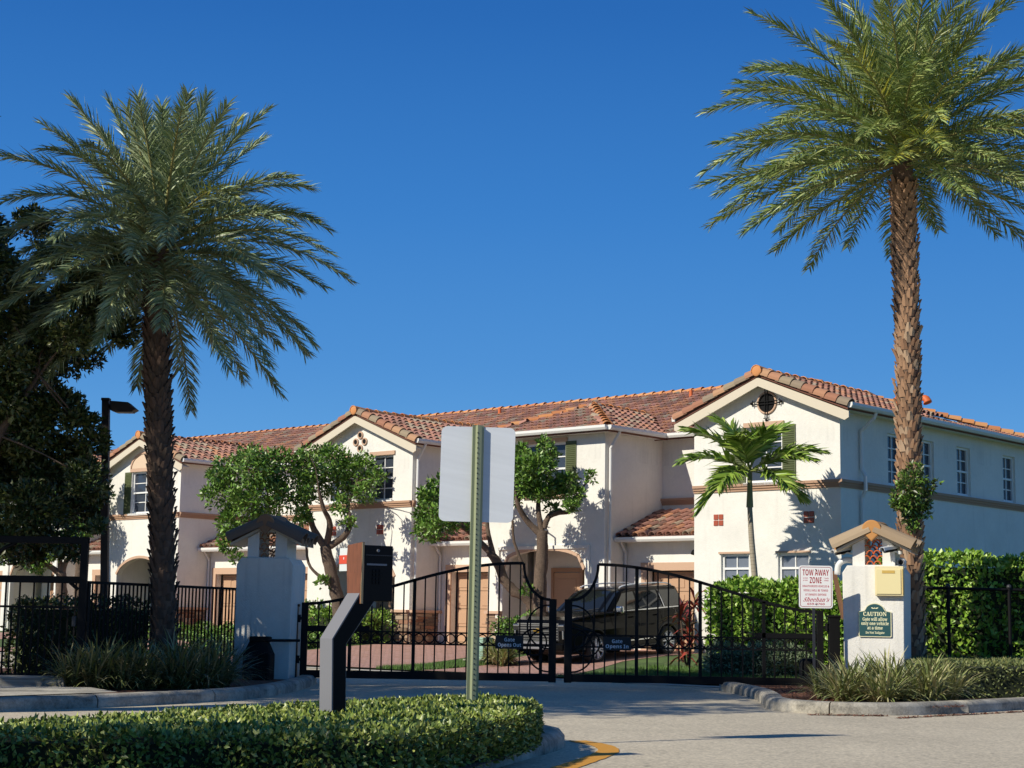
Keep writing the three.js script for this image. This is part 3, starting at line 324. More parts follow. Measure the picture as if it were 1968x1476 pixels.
UNITS.forEach((u, ui) => {
  const fr = FR.filter((v) => v.t0 >= u.t0 - 0.01 && v.t1 <= u.t1 + 0.01), ga = GA.filter((v) => v.t0 >= u.t0 - 0.01 && v.t1 <= u.t1 + 0.01), gs = [];
  const tr = ui === 0 ? [] : null;
  if (ui === 0) { gs.push(sheet(u, [[-OV, ES, yE], [HIPT, RIDGES, yR], [-OV, 2 * RIDGES - ES, yE]]), sheet(u, [[-OV, ES, yE], [u.t1, ES, yE], [u.t1, RIDGES, yR], [HIPT, RIDGES, yR]]), sheet(u, [[-OV, 2 * RIDGES - ES, yE], [HIPT, RIDGES, yR], [u.t1, RIDGES, yR], [u.t1, 2 * RIDGES - ES, yE]])); }
  else gs.push(sheet(u, [[u.t0, ES, yE], [u.t1, ES, yE], [u.t1, RIDGES, yR], [u.t0, RIDGES, yR]]), sheet(u, [[u.t0, RIDGES, yR], [u.t1, RIDGES, yR], [u.t1, 2 * RIDGES - ES, yE], [u.t0, 2 * RIDGES - ES, yE]]));
  for (const v of fr) { const m = (v.t0 + v.t1) / 2, w = (v.t1 - v.t0) / 2 + OV, ya = yE + KS * w, s0 = v.kind === 'gable' ? v.s - 0.3 : v.s - OV, sk = ES + w;
    if (v.kind === 'gable') gs.push(sheet(u, [[v.t0 - OV, s0, yE], [v.t0 - OV, ES + 0.1, yE], [m, sk + 0.1, ya], [m, s0, ya]]), sheet(u, [[v.t1 + OV, s0, yE], [m, s0, ya], [m, sk + 0.1, ya], [v.t1 + OV, ES + 0.1, yE]]));
    else gs.push(sheet(u, [[v.t0 - OV, s0, yE], [v.t1 + OV, s0, yE], [m, s0 + w, ya]]), sheet(u, [[v.t0 - OV, s0, yE], [m, s0 + w, ya], [m, sk + 0.1, ya], [v.t0 - OV, ES + 0.1, yE]]), sheet(u, [[v.t1 + OV, s0, yE], [v.t1 + OV, ES + 0.1, yE], [m, sk + 0.1, ya], [m, s0 + w, ya]])); }
  const lean = []; for (const q of ga) { const s0 = q.s - 0.42, e0 = 3.14; lean.push(sheet(u, [[q.t0 + 0.02, s0, e0], [q.t1 - 0.02, s0, e0], [q.t1 - 0.02, MAINS, e0 + KS * (MAINS - s0)], [q.t0 + 0.02, MAINS, e0 + KS * (MAINS - s0)]])); }
  u.roof = part(u.g, 'roof', gs.concat(lean), PAN);
  // field tiles: the 240 nearest singly, the rest joined
  const local = (j) => { const up = V(u.x(j.t + j.b[0]) - u.x(j.t), j.k, -j.b[1]).normalize(), al = V(-j.a[0], 0, -j.a[1]), nrm = up.clone().cross(al).normalize(); if (nrm.y < 0) nrm.negate(); const x = nrm.clone().cross(up).normalize(); const up2 = up.clone().addScaledVector(nrm, 0.015 + j.jit).normalize(); return new THREE.Matrix4().makeBasis(x, nrm, up2).setPosition(u.x(j.t) - up.x * 0.05, j.y - 0.02, -j.s - up.z * 0.05); };
  const jobs = tileJobs[ui].map((j) => { const w = H(j.t, j.s, 0); return [Math.hypot(w.x, w.z) - (j.eave ? 3 : 0), j]; }).sort((p, q) => p[0] - q[0]).map((p) => p[1]);
  const rest = []; jobs.forEach((j, i) => { const mt = local(j); if (i < (ui < 4 ? 240 : 0)) part(u.roof, numberedIn(u.roof, 'roof_tile'), TILE, TILEM[j.c]).applyMatrix4(mt); else { const g = TILE.clone().applyMatrix4(mt), c = PAL[j.c], n = g.attributes.position.count, col = new Float32Array(n * 3); for (let q = 0; q < n; q++) { col[q * 3] = c[0] * j.v; col[q * 3 + 1] = c[1] * j.v; col[q * 3 + 2] = c[2] * j.v; } g.setAttribute('color', new THREE.BufferAttribute(col, 3)); rest.push(g); } });
  if (rest.length) part(u.roof, 'roof_tiles', rest, TILEV, 'stuff');
  // caps on ridges and hips, barrel tiles on the rakes
  const run = (p, q, geo, mats, name, step = 0.4, lift = 0.03, startMat) => { const d = q.clone().sub(p), L = d.length(), n = Math.max(1, Math.round(L / step)); d.normalize(); const x = V(0, 1, 0).cross(d).normalize(), y = d.clone().cross(x); const r = rngOf(Math.round(p.x * 77 + q.z * 31 + ui * 7 + 5000)); for (let i = 0; i < n; i++) { const o = p.clone().addScaledVector(d, L * i / n).addScaledVector(y, lift + (r() - 0.5) * 0.012); const z2 = d.clone().addScaledVector(x, (r() - 0.5) * 0.03).normalize(), x2 = y.clone().cross(z2).normalize(); part(u.roof, numberedIn(u.roof, name), geo, mats[(r() * mats.length) | 0]).applyMatrix4(new THREE.Matrix4().makeBasis(x2, y, z2).setPosition(o)); } };
  const P = (t, s, y) => V(u.x(t), y, -s);
  run(P(ui ? u.t0 : HIPT, RIDGES, yR), P(u.t1, RIDGES, yR), CAP, RIDGEM, 'ridge_tile', 0.4, -0.01);
  if (ui === 0) run(P(-OV, 2 * RIDGES - ES, yE), P(HIPT, RIDGES, yR), CAP, RIDGEM, 'ridge_tile');
  for (const v of fr) { const m = (v.t0 + v.t1) / 2, w = (v.t1 - v.t0) / 2 + OV, ya = yE + KS * w, s0 = v.kind === 'gable' ? v.s - 0.3 : v.s - OV, sk = ES + w;
    run(P(m, v.kind === 'gable' ? s0 + 0.1 : s0 + w, ya), P(m, sk + 0.1, ya), CAP, RIDGEM, 'ridge_tile', 0.4, 0.0);
    if (v.kind === 'hip') { run(P(v.t0 - OV, s0, yE), P(m, s0 + w, ya), CAP, RIDGEM, 'ridge_tile', 0.4, 0.02); run(P(v.t1 + OV, s0, yE), P(m, s0 + w, ya), CAP, RIDGEM, 'ridge_tile', 0.4, 0.02); }
    else { for (const e of [v.t0 - OV - 0.02, v.t1 + OV + 0.02]) run(P(e, s0 + 0.08, yE - 0.02), P(m, s0 + 0.08, ya - 0.02), RAKE, RAKEM, 'rake_tile', 0.37, 0.02);
      const cap = part(u.roof, numberedIn(u.roof, 'apex_tile'), [barrel(0.5, 0.155, 0.145, 0.02, 8, Math.PI * 1.2), new THREE.SphereGeometry(0.145, 12, 8).scale(1, 1, 0.22).translate(0, 0.03, 0.03)], RIDGEM[0]); cap.position.copy(P(m, s0 - 0.1, ya + 0.02)); cap.rotation.y = Math.PI;
      // bargeboard under the rake tiles
      const bw = 0.21, half = w + 0.03; const bs = [[-half, yE - 0.13], [0, ya - 0.13 + 0.012], [half, yE - 0.13], [half, yE - 0.13 - bw + 0.06], [half - 0.12, yE - 0.13 - bw], [0, ya - 0.13 - bw], [-half + 0.12, yE - 0.13 - bw], [-half, yE - 0.13 - bw + 0.06]];
      part(u.g, 'bargeboard', ext(bs, 0.05).translate(u.x(m), 0, -(s0 + 0.04)), M.fascia);
      const sof = []; for (const sg of [-1, 1]) { const q = new THREE.BufferGeometry(); const e = u.x(m); q.setAttribute('position', new THREE.Float32BufferAttribute([e + sg * half, yE - 0.2, -s0, e, ya - 0.2, -s0, e, ya - 0.2, -(v.s + 0.02), e + sg * half, yE - 0.2, -s0, e, ya - 0.2, -(v.s + 0.02), e + sg * half, yE - 0.2, -(v.s + 0.02)], 3)); q.computeVertexNormals(); sof.push(planarUV(q)); } part(u.g, 'soffit', sof, M.stucco); } }
});

// windows
function windowIn(parent, x, y, z, w, h, cols, rows, { turn = 0, pane = M.pane, sill = false, split = true, glassZ = -0.075, blind = false } = {}) {
  const g = new THREE.Group(); g.name = numberedIn(parent, 'window'); g.position.set(x, y, z); g.rotation.y = turn; parent.add(g); const f = 0.06, fr = [];
  fr.push(bx(w, f, 0.07, 0, h / 2 - f / 2, -0.05), bx(w, f, 0.07, 0, -h / 2 + f / 2, -0.05), bx(f, h - 2 * f, 0.07, -w / 2 + f / 2, 0, -0.05), bx(f, h - 2 * f, 0.07, w / 2 - f / 2, 0, -0.05));
  if (split) fr.push(bx(w - 2 * f, 0.055, 0.055, 0, 0, -0.05)); const iw = w - 2 * f, ih = h - 2 * f, mt = [];
  for (let i = 1; i < cols; i++) mt.push(bx(0.03, ih, 0.025, -iw / 2 + iw * i / cols, 0, glassZ + 0.021)); for (let j = 1; j < rows; j++) if (!(split && j * 2 === rows)) mt.push(bx(iw, 0.03, 0.023, 0, -ih / 2 + ih * j / rows, glassZ + 0.02));
  part(g, 'frame', fr, M.whiteFrame); if (mt.length) part(g, 'muntins', mt, M.whiteFrame);
  for (let i = 0; i < cols; i++) for (let j = 0; j < rows; j++) part(g, numberedIn(g, 'pane'), bx(iw / cols, ih / rows, 0.012, -iw / 2 + iw * (i + 0.5) / cols, -ih / 2 + ih * (j + 0.5) / rows, glassZ), pane);
  if (blind) { const b = []; for (let y2 = -ih / 2 + 0.02; y2 < ih / 2; y2 += 0.045) b.push(bx(iw, 0.034, 0.006, 0, y2, glassZ - 0.035, 0.5)); part(g, 'blind', b, M.blind); }
  part(parent, numberedIn(parent, 'room_backing'), bx(w, h, 0.02, 0, 0, 0).rotateY(turn).translate(x - Math.sin(turn) * 0.17, y, z - Math.cos(turn) * 0.17), M.blackDull);
  return g; }
const wallZ = (u, pts, holes, s, th = 0.2) => planarUV(ext(pts.map(([t, y]) => [u.x(t), y]), th, holes.map((h) => h.map(([t, y]) => [u.x(t), y]))).translate(0, 0, -s - th));   // outer face at depth s
const wallX = (u, t, s0, s1, y0, y1, th = 0.2, holes = []) => planarUV(ext(rect(-s1, y0, -s0, y1), th, holes).rotateY(-Math.PI / 2).translate(u.x(t), 0, 0));                 // facing right at t: rotates (x→z)
function belt(u, t0, t1, s, face = 'z') { // three-step moulding
  const L = t1 - t0, gs = []; for (const [h, d, y] of [[0.07, 0.1, 0.06], [0.06, 0.065, -0.005], [0.06, 0.035, -0.065]]) gs.push(face === 'z' ? bx(L, h, d, u.x((t0 + t1) / 2), BELT + y, -s + d / 2) : bx(d, h, L, u.x(s) + d / 2, BELT + y, -(t0 + t1) / 2)); return part(u.g, numberedIn(u.g, 'belt_moulding'), gs, M.beltTrim); }
const arch = (t0, t1, y0, y1, rise, n = 10, ex = 0.6) => { const p = [[t0, y0]]; for (let i = 0; i <= n; i++) { const f = i / n; p.push([lerp(t0, t1, f), y1 - rise + rise * Math.pow(Math.sin(Math.PI * f), ex)]); } p.push([t1, y0]); return p; };
const box4 = (t, y, w, h) => rect(t - w / 2, y - h / 2, t + w / 2, y + h / 2);
function gutterRun(u, a, b, s, face = 'z', y = EAVE + 0.02) { const prof = [[0, 0], [0.09, 0], [0.13, 0.06], [0.13, 0.13], [0, 0.13]]; const L = Math.abs(b - a); let g = ext(prof, L); if (face === 'z') g = g.rotateY(-Math.PI / 2).translate(u.x(Math.min(a, b)), y, -s); else g = g.translate(u.x(s), y, -Math.max(a, b)); return part(u.g, numberedIn(u.g, 'gutter'), g, M.gutter); }
function pipe(u, pts, r = 0.045) { const gs = []; for (let i = 0; i < pts.length - 1; i++) { gs.push(rod(pts[i], pts[i + 1], r, 8)); if (i) gs.push(new THREE.SphereGeometry(r * 1.06, 8, 6).translate(pts[i].x, pts[i].y, pts[i].z)); } return part(u.g, numberedIn(u.g, 'downspout'), gs, M.gutter); }
function stones(u, t0, t1, s, face, h, seed) { // ledger stone: each stone its own block, joined, with a cap course
  const r = rngOf(seed), gs = [], cols = [[0.22, 0.15, 0.10], [0.30, 0.21, 0.14], [0.16, 0.12, 0.09], [0.36, 0.28, 0.2], [0.24, 0.13, 0.08]]; for (let y = 0; y < h - 0.02;) { const hh = Math.min(0.07 + r() * 0.07, h - y); for (let q = t0; q < t1 - 0.02;) { const ww = Math.min(0.16 + r() * 0.32, t1 - q), d = 0.035 + r() * 0.05, c = cols[(r() * 5) | 0]; const g = face === 'z' ? bx(ww - 0.012, hh - 0.012, d, u.x(q + ww / 2), y + hh / 2, -s + d / 2) : bx(d, hh - 0.012, ww - 0.012, u.x(s) + d / 2, y + hh / 2, -(q + ww / 2)); const n = g.attributes.position.count, col = new Float32Array(n * 3), k = 0.75 + r() * 0.5; for (let i = 0; i < n; i++) col.set([c[0] * k, c[1] * k, c[2] * k], i * 3); g.setAttribute('color', new THREE.BufferAttribute(col, 3)); gs.push(g); q += ww; } y += hh; }
  part(u.g, numberedIn(u.g, 'stone_veneer'), gs, M.stone, 'stuff'); part(u.g, numberedIn(u.g, 'stone_cap'), face === 'z' ? bx(t1 - t0 + 0.02, 0.08, 0.14, u.x((t0 + t1) / 2), h + 0.04, -s + 0.07) : bx(0.14, 0.08, t1 - t0 + 0.02, u.x(s) + 0.07, h + 0.04, -(t0 + t1) / 2), M.trim); }
function tileQuad(u, t, y, s) { const g = new THREE.Group(); g.name = numberedIn(u.g, 'tile_ornament'); g.position.set(u.x(t), y, -s); u.g.add(g); for (const [a, b] of [[-1, -1], [1, -1], [-1, 1], [1, 1]]) part(g, numberedIn(g, 'tile'), rb(0.135, 0.135, 0.03, 0.008, a * 0.078, b * 0.078, 0.008), M.redTile); }
M.redTile = std(0.36, 0.07, 0.03, 0.45);

UNITS.forEach((u, ui) => {
  for (const [vi, v] of FR.entries()) { if (v.t0 < u.t0 - 0.01 || v.t1 > u.t1 + 0.01) continue;
    const m = (v.t0 + v.t1) / 2, top = EAVE, holes = [], ap = yE + KS * (m - v.t0 + OV) - 0.16, sh = yE + KS * OV - 0.16; let win = [], door = null;
    if (vi === 0) { win = [[2.2, 5.06, 1.05, 1.42, 2, 4], [3.1, 2.18, 0.86, 0.74, 2, 2], [1.36, 2.18, 0.9, 0.74, 2, 2]]; }
    if (v.kind === 'hip') { win = [[m + 0.02, 5.1, 1.5, 1.5, 2, 4]]; door = [m - 1.48, m + 1.6, 2.78, 0.6, 0.3]; }
    if (vi === 2) { win = [[16.17, 5.08, 0.95, 1.4, 2, 4], [18.2, 5.08, 0.95, 1.4, 2, 4]]; door = [15.5, 18.3, 2.75, 0.75]; }
    if (vi === 3) { win = [[28.5, 5.1, 1.45, 1.5, 2, 4]]; door = [27.1, 29.9, 2.75, 0.6]; }
    for (const w of win) holes.push(box4(w[0], w[1], w[2], w[3])); if (door) holes.push(arch(door[0], door[1], -0.28, door[2], door[3], 14, door[4]));
    const gab = v.kind === 'gable';
    const pts = gab ? [[v.t0, -0.3], [v.t1, -0.3], [v.t1, sh], [m, ap], [v.t0, sh]] : rect(v.t0, -0.3, v.t1, top + 0.03);
    part(u.g, numberedIn(u.g, 'wall'), wallZ(u, pts, holes, v.s), M.stucco);
    for (const w of win) { const gw = windowIn(u.g, u.x(w[0]), w[1], -v.s - 0.06, w[2], w[3], w[4], w[5], { pane: vi === 0 && w[1] < 3 ? M.paneBlind : M.pane }); part(u.g, numberedIn(u.g, 'window_trim'), w[1] < 3 ? bx(w[2] + 0.1, 0.05, 0.05, u.x(w[0]), w[1] + w[3] / 2 + 0.03, -v.s + 0.024) : bx(w[2] + 0.16, 0.12, 0.05, u.x(w[0]), w[1] + w[3] / 2 + 0.065, -v.s + 0.024), M.trim); part(u.g, numberedIn(u.g, 'window_sill'), bx(w[2] + 0.12, 0.07, 0.12, u.x(w[0]), w[1] - w[3] / 2 - 0.037, -v.s + 0.04), gab ? M.whiteFrame : M.trim); }
    if (vi === 0 || v.kind === 'hip' || vi === 3) { const w = win[0]; for (const sg of [-1, 1]) { const x = u.x(w[0]) + sg * (w[2] / 2 + 0.22), gs = [bx(0.38, w[3] + 0.02, 0.03, x, w[1], -v.s + 0.018)]; for (let y2 = -w[3] / 2 + 0.1; y2 < w[3] / 2 - 0.06; y2 += 0.055) gs.push(bx(0.30, 0.03, 0.012, x, w[1] + y2, -v.s + 0.038, 0.5)); part(u.g, numberedIn(u.g, 'shutter'), gs, M.shutter); } }
    // porch behind the opening
    if (door) { const d = 1.5, a = door[0] - 0.1, b = door[1] + 0.1, y1 = door[2] + 0.12, zb = v.s + d; part(u.g, numberedIn(u.g, 'porch'), [wallZ(u, rect(a, -0.3, b, y1), [], zb, 0.1), bx(0.1, y1 + 0.3, d - 0.21, u.x(a) + 0.05, (y1 - 0.3) / 2, -(v.s + 0.2 + d) / 2), bx(0.1, y1 + 0.3, d - 0.21, u.x(b) - 0.05, (y1 - 0.3) / 2, -(v.s + 0.2 + d) / 2), bx(b - a, 0.1, d - 0.21, u.x((a + b) / 2), y1 - 0.05, -(v.s + 0.2 + d) / 2)].map(planarUV), M.stucco);
      const dt = v.kind === 'hip' ? m + 0.35 : m; const dg = new THREE.Group(); dg.name = numberedIn(u.g, 'door'); dg.position.set(u.x(dt), 0, -zb); u.g.add(dg); part(dg, 'frame', [bx(0.1, 2.2, 0.08, -0.55, 1.1, 0.04), bx(0.1, 2.2, 0.08, 0.55, 1.1, 0.04), bx(1.2, 0.12, 0.08, 0, 2.26, 0.04)], M.doorWood); part(dg, 'leaf', [bx(1.0, 2.18, 0.05, 0, 1.09, 0.025), ...[[0, 1.65, 0.7, 0.7], [0, 0.6, 0.7, 0.8]].map((q) => rb(q[2], q[3], 0.03, 0.01, q[0], q[1], 0.05))], M.peach); part(dg, 'sidelight', [bx(0.32, 2.1, 0.03, 0.82, 1.1, 0.02)], M.pane); part(dg, 'sidelight_frame', [bx(0.05, 2.2, 0.07, 1.0, 1.1, 0.035), ...[0.45, 0.85, 1.3, 1.7].map((y2) => bx(0.3, 0.035, 0.05, 0.82, y2, 0.03))], M.whiteFrame); part(dg, 'handle', rod(V(-0.4, 1.0, 0.08), V(-0.4, 1.2, 0.08), 0.015), M.black);
      // trim along the arch
      const A = arch(door[0], door[1], 0, door[2], door[3], 14, door[4]).slice(1, -1), ts = []; for (let i = 0; i < A.length - 1; i++) ts.push(bar(V(u.x(A[i][0]), A[i][1] + 0.04, -v.s + 0.02), V(u.x(A[i + 1][0]), A[i + 1][1] + 0.04, -v.s + 0.02), 0.04, 0.09)); part(u.g, numberedIn(u.g, 'arch_trim'), ts, M.trim); }
    if (gab) belt(u, v.t0, v.t1, v.s);
    // side walls of the volume
    const sEnd = vi === 0 ? 2 * RIDGES - MAINS : MAINS;
    if (vi !== 0) part(u.g, numberedIn(u.g, 'wall'), wallX(u, v.t0 + 0.2, v.s + 0.2, sEnd, -0.3, top + 0.03).translate(0.2, 0, 0), M.stucco);
    part(u.g, numberedIn(u.g, 'wall'), wallX(u, v.t1, v.s + 0.2, MAINS, -0.3, top + 0.03).translate(0.2, 0, 0), M.stucco);
    if (gab && vi) { belt(u, v.s, MAINS, v.t0, 'x'); }
    gutterRun(u, v.s - (gab ? 0.3 : OV), ES, v.t0 - OV, 'x'); // right eave
    { const g2 = bx(0.12, 0.13, ES - v.s + (gab ? 0.3 : OV), u.x(v.t1 + OV) - 0.06, EAVE + 0.085, -(ES + v.s - (gab ? 0.3 : OV)) / 2); part(u.g, numberedIn(u.g, 'gutter'), g2, M.gutter); }
    if (!gab) { gutterRun(u, v.t0 - OV, v.t1 + OV, v.s - OV + 0.002, 'z'); part(u.g, numberedIn(u.g, 'eave_soffit'), planarUV(bx(v.t1 - v.t0 + 2 * OV - 0.02, 0.03, OV - 0.02, u.x(m), EAVE + 0.012, -(v.s - OV / 2))), M.stucco); }
    part(u.g, numberedIn(u.g, 'eave_soffit'), planarUV(bx(OV - 0.02, 0.03, sEnd - v.s - 0.1, u.x(v.t0) + OV / 2, EAVE + 0.016, -(sEnd + v.s) / 2)), M.stucco);
    if (vi === 1 || vi === 2) { const x = u.x(v.t0); pipe(u, [V(x + OV + 0.05, EAVE + 0.03, -v.s - 0.1), V(x + 0.09, EAVE - 0.45, -v.s - 0.14), V(x + 0.09, 0.1, -v.s - 0.14)]); }
    if (vi >= 1 && vi <= 3) { stones(u, v.s, MAINS * 0.62, v.t0, 'x', 0.95, 40 + vi); if (door) { stones(u, v.t0, door[0], v.s, 'z', 0.95, 50 + vi); stones(u, door[1], v.t1, v.s, 'z', 0.95, 60 + vi); } }
    if (vi === 2) for (const [a, b] of [[0, 0.21], [0, -0.21], [0.2, 0], [-0.2, 0]]) { part(u.g, numberedIn(u.g, 'vent_ring'), new THREE.TorusGeometry(0.1, 0.028, 8, 18).translate(u.x(17.2) + a, 6.68 + b - 0.42, -v.s + 0.02), M.trim); part(u.g, numberedIn(u.g, 'vent_hole'), new THREE.CylinderGeometry(0.085, 0.085, 0.02, 16).rotateX(Math.PI / 2).translate(u.x(17.2) + a, 6.68 + b - 0.42, -v.s + 0.012), M.blackDull); }
    if (vi === 2) { tileQuad(u, 16.2, 3.48, v.s); tileQuad(u, 18.35, 3.48, v.s); }
    if (vi === 3) { const aw = win[0][2] + 0.1, y0 = win[0][1] + win[0][3] / 2 + 0.13, pts2 = [[-aw / 2, 0]]; for (let i = 0; i <= 14; i++) { const a = Math.PI - Math.PI * i / 14; pts2.push([Math.cos(a) * aw / 2, Math.sin(a) * 0.55]); } part(u.g, 'arched_panel', ext(pts2, 0.03).translate(u.x(28.5), y0, -v.s + 0.002), M.peachLight); const pr = []; for (let i = 1; i < pts2.length - 1; i++) pr.push(bar(V(u.x(28.5) + pts2[i][0], y0 + pts2[i][1], -v.s + 0.03), V(u.x(28.5) + pts2[i + 1][0], y0 + pts2[i + 1][1], -v.s + 0.03), 0.06, 0.07)); part(u.g, 'arch_moulding', pr, M.trim); }
    if (vi === 0) { tileQuad(u, 3.6, 3.43, v.s); tileQuad(u, 0.9, 3.43, v.s);
      const vx = u.x(2.1), vy = 6.38, vz = -v.s; part(u.g, 'round_vent', [new THREE.CylinderGeometry(0.235, 0.235, 0.02, 28).rotateX(Math.PI / 2).translate(vx, vy, vz + 0.012)], M.blackDull); part(u.g, 'vent_surround', new THREE.TorusGeometry(0.27, 0.03, 8, 30).translate(vx, vy, vz + 0.02), M.trim);
      const ir = [new THREE.TorusGeometry(0.225, 0.014, 6, 28).translate(vx, vy, vz + 0.05)]; for (const o of [-0.035, 0.035]) ir.push(rod(V(vx + o, vy - 0.42, vz + 0.055), V(vx + o, vy + 0.42, vz + 0.055), 0.012, 6), rod(V(vx - 0.42, vy + o, vz + 0.055), V(vx + 0.42, vy + o, vz + 0.055), 0.012, 6)); for (const [a, b] of [[0, 0.45], [0, -0.45], [0.45, 0], [-0.45, 0]]) ir.push(new THREE.SphereGeometry(0.035, 8, 6).translate(vx + a, vy + b, vz + 0.055)); for (const [a, b, c, d] of [[-0.08, 0.4, 0.08, 0.4], [-0.08, -0.4, 0.08, -0.4], [0.4, -0.08, 0.4, 0.08], [-0.4, -0.08, -0.4, 0.08]]) ir.push(rod(V(vx + a, vy + b, vz + 0.055), V(vx + c, vy + d, vz + 0.055), 0.012, 6)); part(u.g, 'iron_grille', ir, M.black);
      // long right side wall with its windows
      const sw = [[2.75, 0.75], [4.5, 0.75], [6.6, 0.8], [9.45, 0.8], [12.3, 0.8]], hs = sw.map(([s, w]) => rect(-s - w / 2, 4.37, -s + w / 2, 5.7));
      part(u.g, numberedIn(u.g, 'wall'), planarUV(ext(rect(-sEnd, -0.3, -0.2, top + 0.03), 0.2, hs).rotateY(-Math.PI / 2).translate(u.x(0), 0, 0)), M.stucco);
      for (const [s, w] of sw) { windowIn(u.g, u.x(0) - 0.06, 5.035, -s, w, 1.33, 2, 4, { turn: Math.PI / 2 }); }
      belt(u, -0.1, sEnd, 0, 'x'); gutterRun(u, ES, sEnd + 0.3, -OV, 'x');
      const x = u.x(0); pipe(u, [V(x + OV + 0.05, EAVE + 0.03, -1.0), V(x + OV - 0.02, EAVE - 0.12, -1.0), V(x + 0.07, EAVE - 0.42, -0.92), V(x + 0.07, BELT + 0.42, -0.92), V(x + 0.17, BELT + 0.22, -0.92), V(x + 0.17, BELT - 0.12, -0.92), V(x + 0.07, BELT - 0.3, -0.92), V(x + 0.07, 0.1, -0.92)], 0.05);
      for (const [t, s] of [[0.75, 4.4], [0.75, 5.5]]) { const yy = hMain(t, s), g = new THREE.Group(); g.name = numberedIn(u.g, 'roof_vent'); g.position.set(u.x(t), Math.max(yy, HV[0](t, s)) + 0.0, -s); u.g.add(g); part(g, 'hood', [limb([V(0, -0.1, 0), V(0, 0.22, 0), V(-0.02, 0.36, 0), V(0.1, 0.44, 0), V(0.24, 0.40, 0), V(0.28, 0.30, 0)], 0.1, 0.12, 12, 10)], M.ventOrange); } }
  }
  for (const q of GA) { if (q.t0 < u.t0 - 0.01 || q.t1 > u.t1 + 0.01) continue; const [a, b] = q.doors[0], dm = (a + b) / 2, dh = 2.2;
    part(u.g, numberedIn(u.g, 'wall'), wallZ(u, rect(q.t0, -0.3, q.t1, 3.05), [rect(a, -0.28, b, dh)], q.s), M.stucco);
    part(u.g, numberedIn(u.g, 'wall'), wallZ(u, rect(q.t0, 2.8, q.t1, EAVE + 0.03), [], MAINS), M.stucco);
    const st = q.t0 === 22.9 || q.t0 === 19.5; if (!st) belt(u, q.t0 + 0.001, q.t1 - 0.001, MAINS); else belt(u, q.t0, q.t1, MAINS);
    part(u.g, numberedIn(u.g, 'door_trim'), [bx(b - a + 0.44, 0.22, 0.05, u.x(dm), dh + 0.11, -q.s + 0.024), bx(0.2, dh, 0.05, u.x(a) + 0.1, dh / 2, -q.s + 0.024), bx(0.2, dh, 0.05, u.x(b) - 0.1, dh / 2, -q.s + 0.024)], M.trim);
    const dg = new THREE.Group(); dg.name = numberedIn(u.g, 'garage_door'); dg.position.set(u.x(dm), 0, -q.s - 0.3); u.g.add(dg); for (let j = 0; j < 4; j++) { const gs = [bx(b - a, 0.53, 0.04, 0, 0.275 + j * 0.545, 0)]; for (let i = 0; i < 4; i++) gs.push(rb((b - a) / 4 - 0.14, 0.36, 0.03, 0.01, -(b - a) / 2 + (b - a) / 4 * (i + 0.5), 0.275 + j * 0.545, 0.022)); part(dg, numberedIn(dg, 'panel'), gs, M.peach); }
    gutterRun(u, q.t0 + 0.02, q.t1 - 0.02, q.s - 0.42, 'z', 2.98); part(u.g, numberedIn(u.g, 'eave_soffit'), planarUV(bx(q.t1 - q.t0 - 0.04, 0.03, 0.4, u.x((q.t0 + q.t1) / 2), 3.0, -(q.s - 0.2))), M.stucco);
    gutterRun(u, q.t0 + OV, q.t1 - OV, ES, 'z');
    part(u.g, numberedIn(u.g, 'eave_soffit'), planarUV(bx(q.t1 - q.t0 - 0.02, 0.03, OV - 0.02, u.x((q.t0 + q.t1) / 2), EAVE + 0.02, -(MAINS - OV / 2))), M.stucco);
    pipe(u, [V(u.x(q.t1) + 0.06, 3.0, -q.s + 0.3), V(u.x(q.t1) + 0.06, 2.7, -q.s + 0.06), V(u.x(q.t1) + 0.06, 0.1, -q.s + 0.06)], 0.04);
    if (q.t0 === 4.37) { const x = u.x(5.15), y = 2.63, z = -q.s; const gs = [new THREE.CylinderGeometry(0.06, 0.06, 0.05, 12).rotateX(Math.PI / 2).translate(x, y, z + 0.025)]; for (const sg of [-1, 1]) { gs.push(rod(V(x, y, z + 0.05), V(x + sg * 0.12, y + 0.03, z + 0.1), 0.015, 6), new THREE.CylinderGeometry(0.075, 0.045, 0.16, 12).rotateX(1.15).rotateY(sg * 0.5).translate(x + sg * 0.15, y + 0.02, z + 0.16)); } gs.push(bx(0.07, 0.09, 0.06, x, y - 0.1, z + 0.09)); part(u.g, 'flood_light', gs, M.black); } }
  if (ui === 4) part(u.g, numberedIn(u.g, 'wall'), wallX(u, ENDT, MAINS, 2 * RIDGES - MAINS, -0.3, EAVE).translate(0.2, 0, 0), M.stucco);
  part(u.g, numberedIn(u.g, 'wall'), wallZ(u, rect(u.t0, -0.3, u.t1, EAVE + 0.03), [], 2 * RIDGES - MAINS - 0.2), M.stucco);
});
for (const [t, s] of [[9.6, 7.2], [13.2, 6.0], [17.9, 7.3], [7.4, 5.6]]) { const u = unitAt(t); part(u.g, numberedIn(u.g, 'vent_pipe'), cyl(0.06, 0.06, 0.32, 10, u.x(t), hMain(t, s) - 0.02, -s), M.ventOrange); }
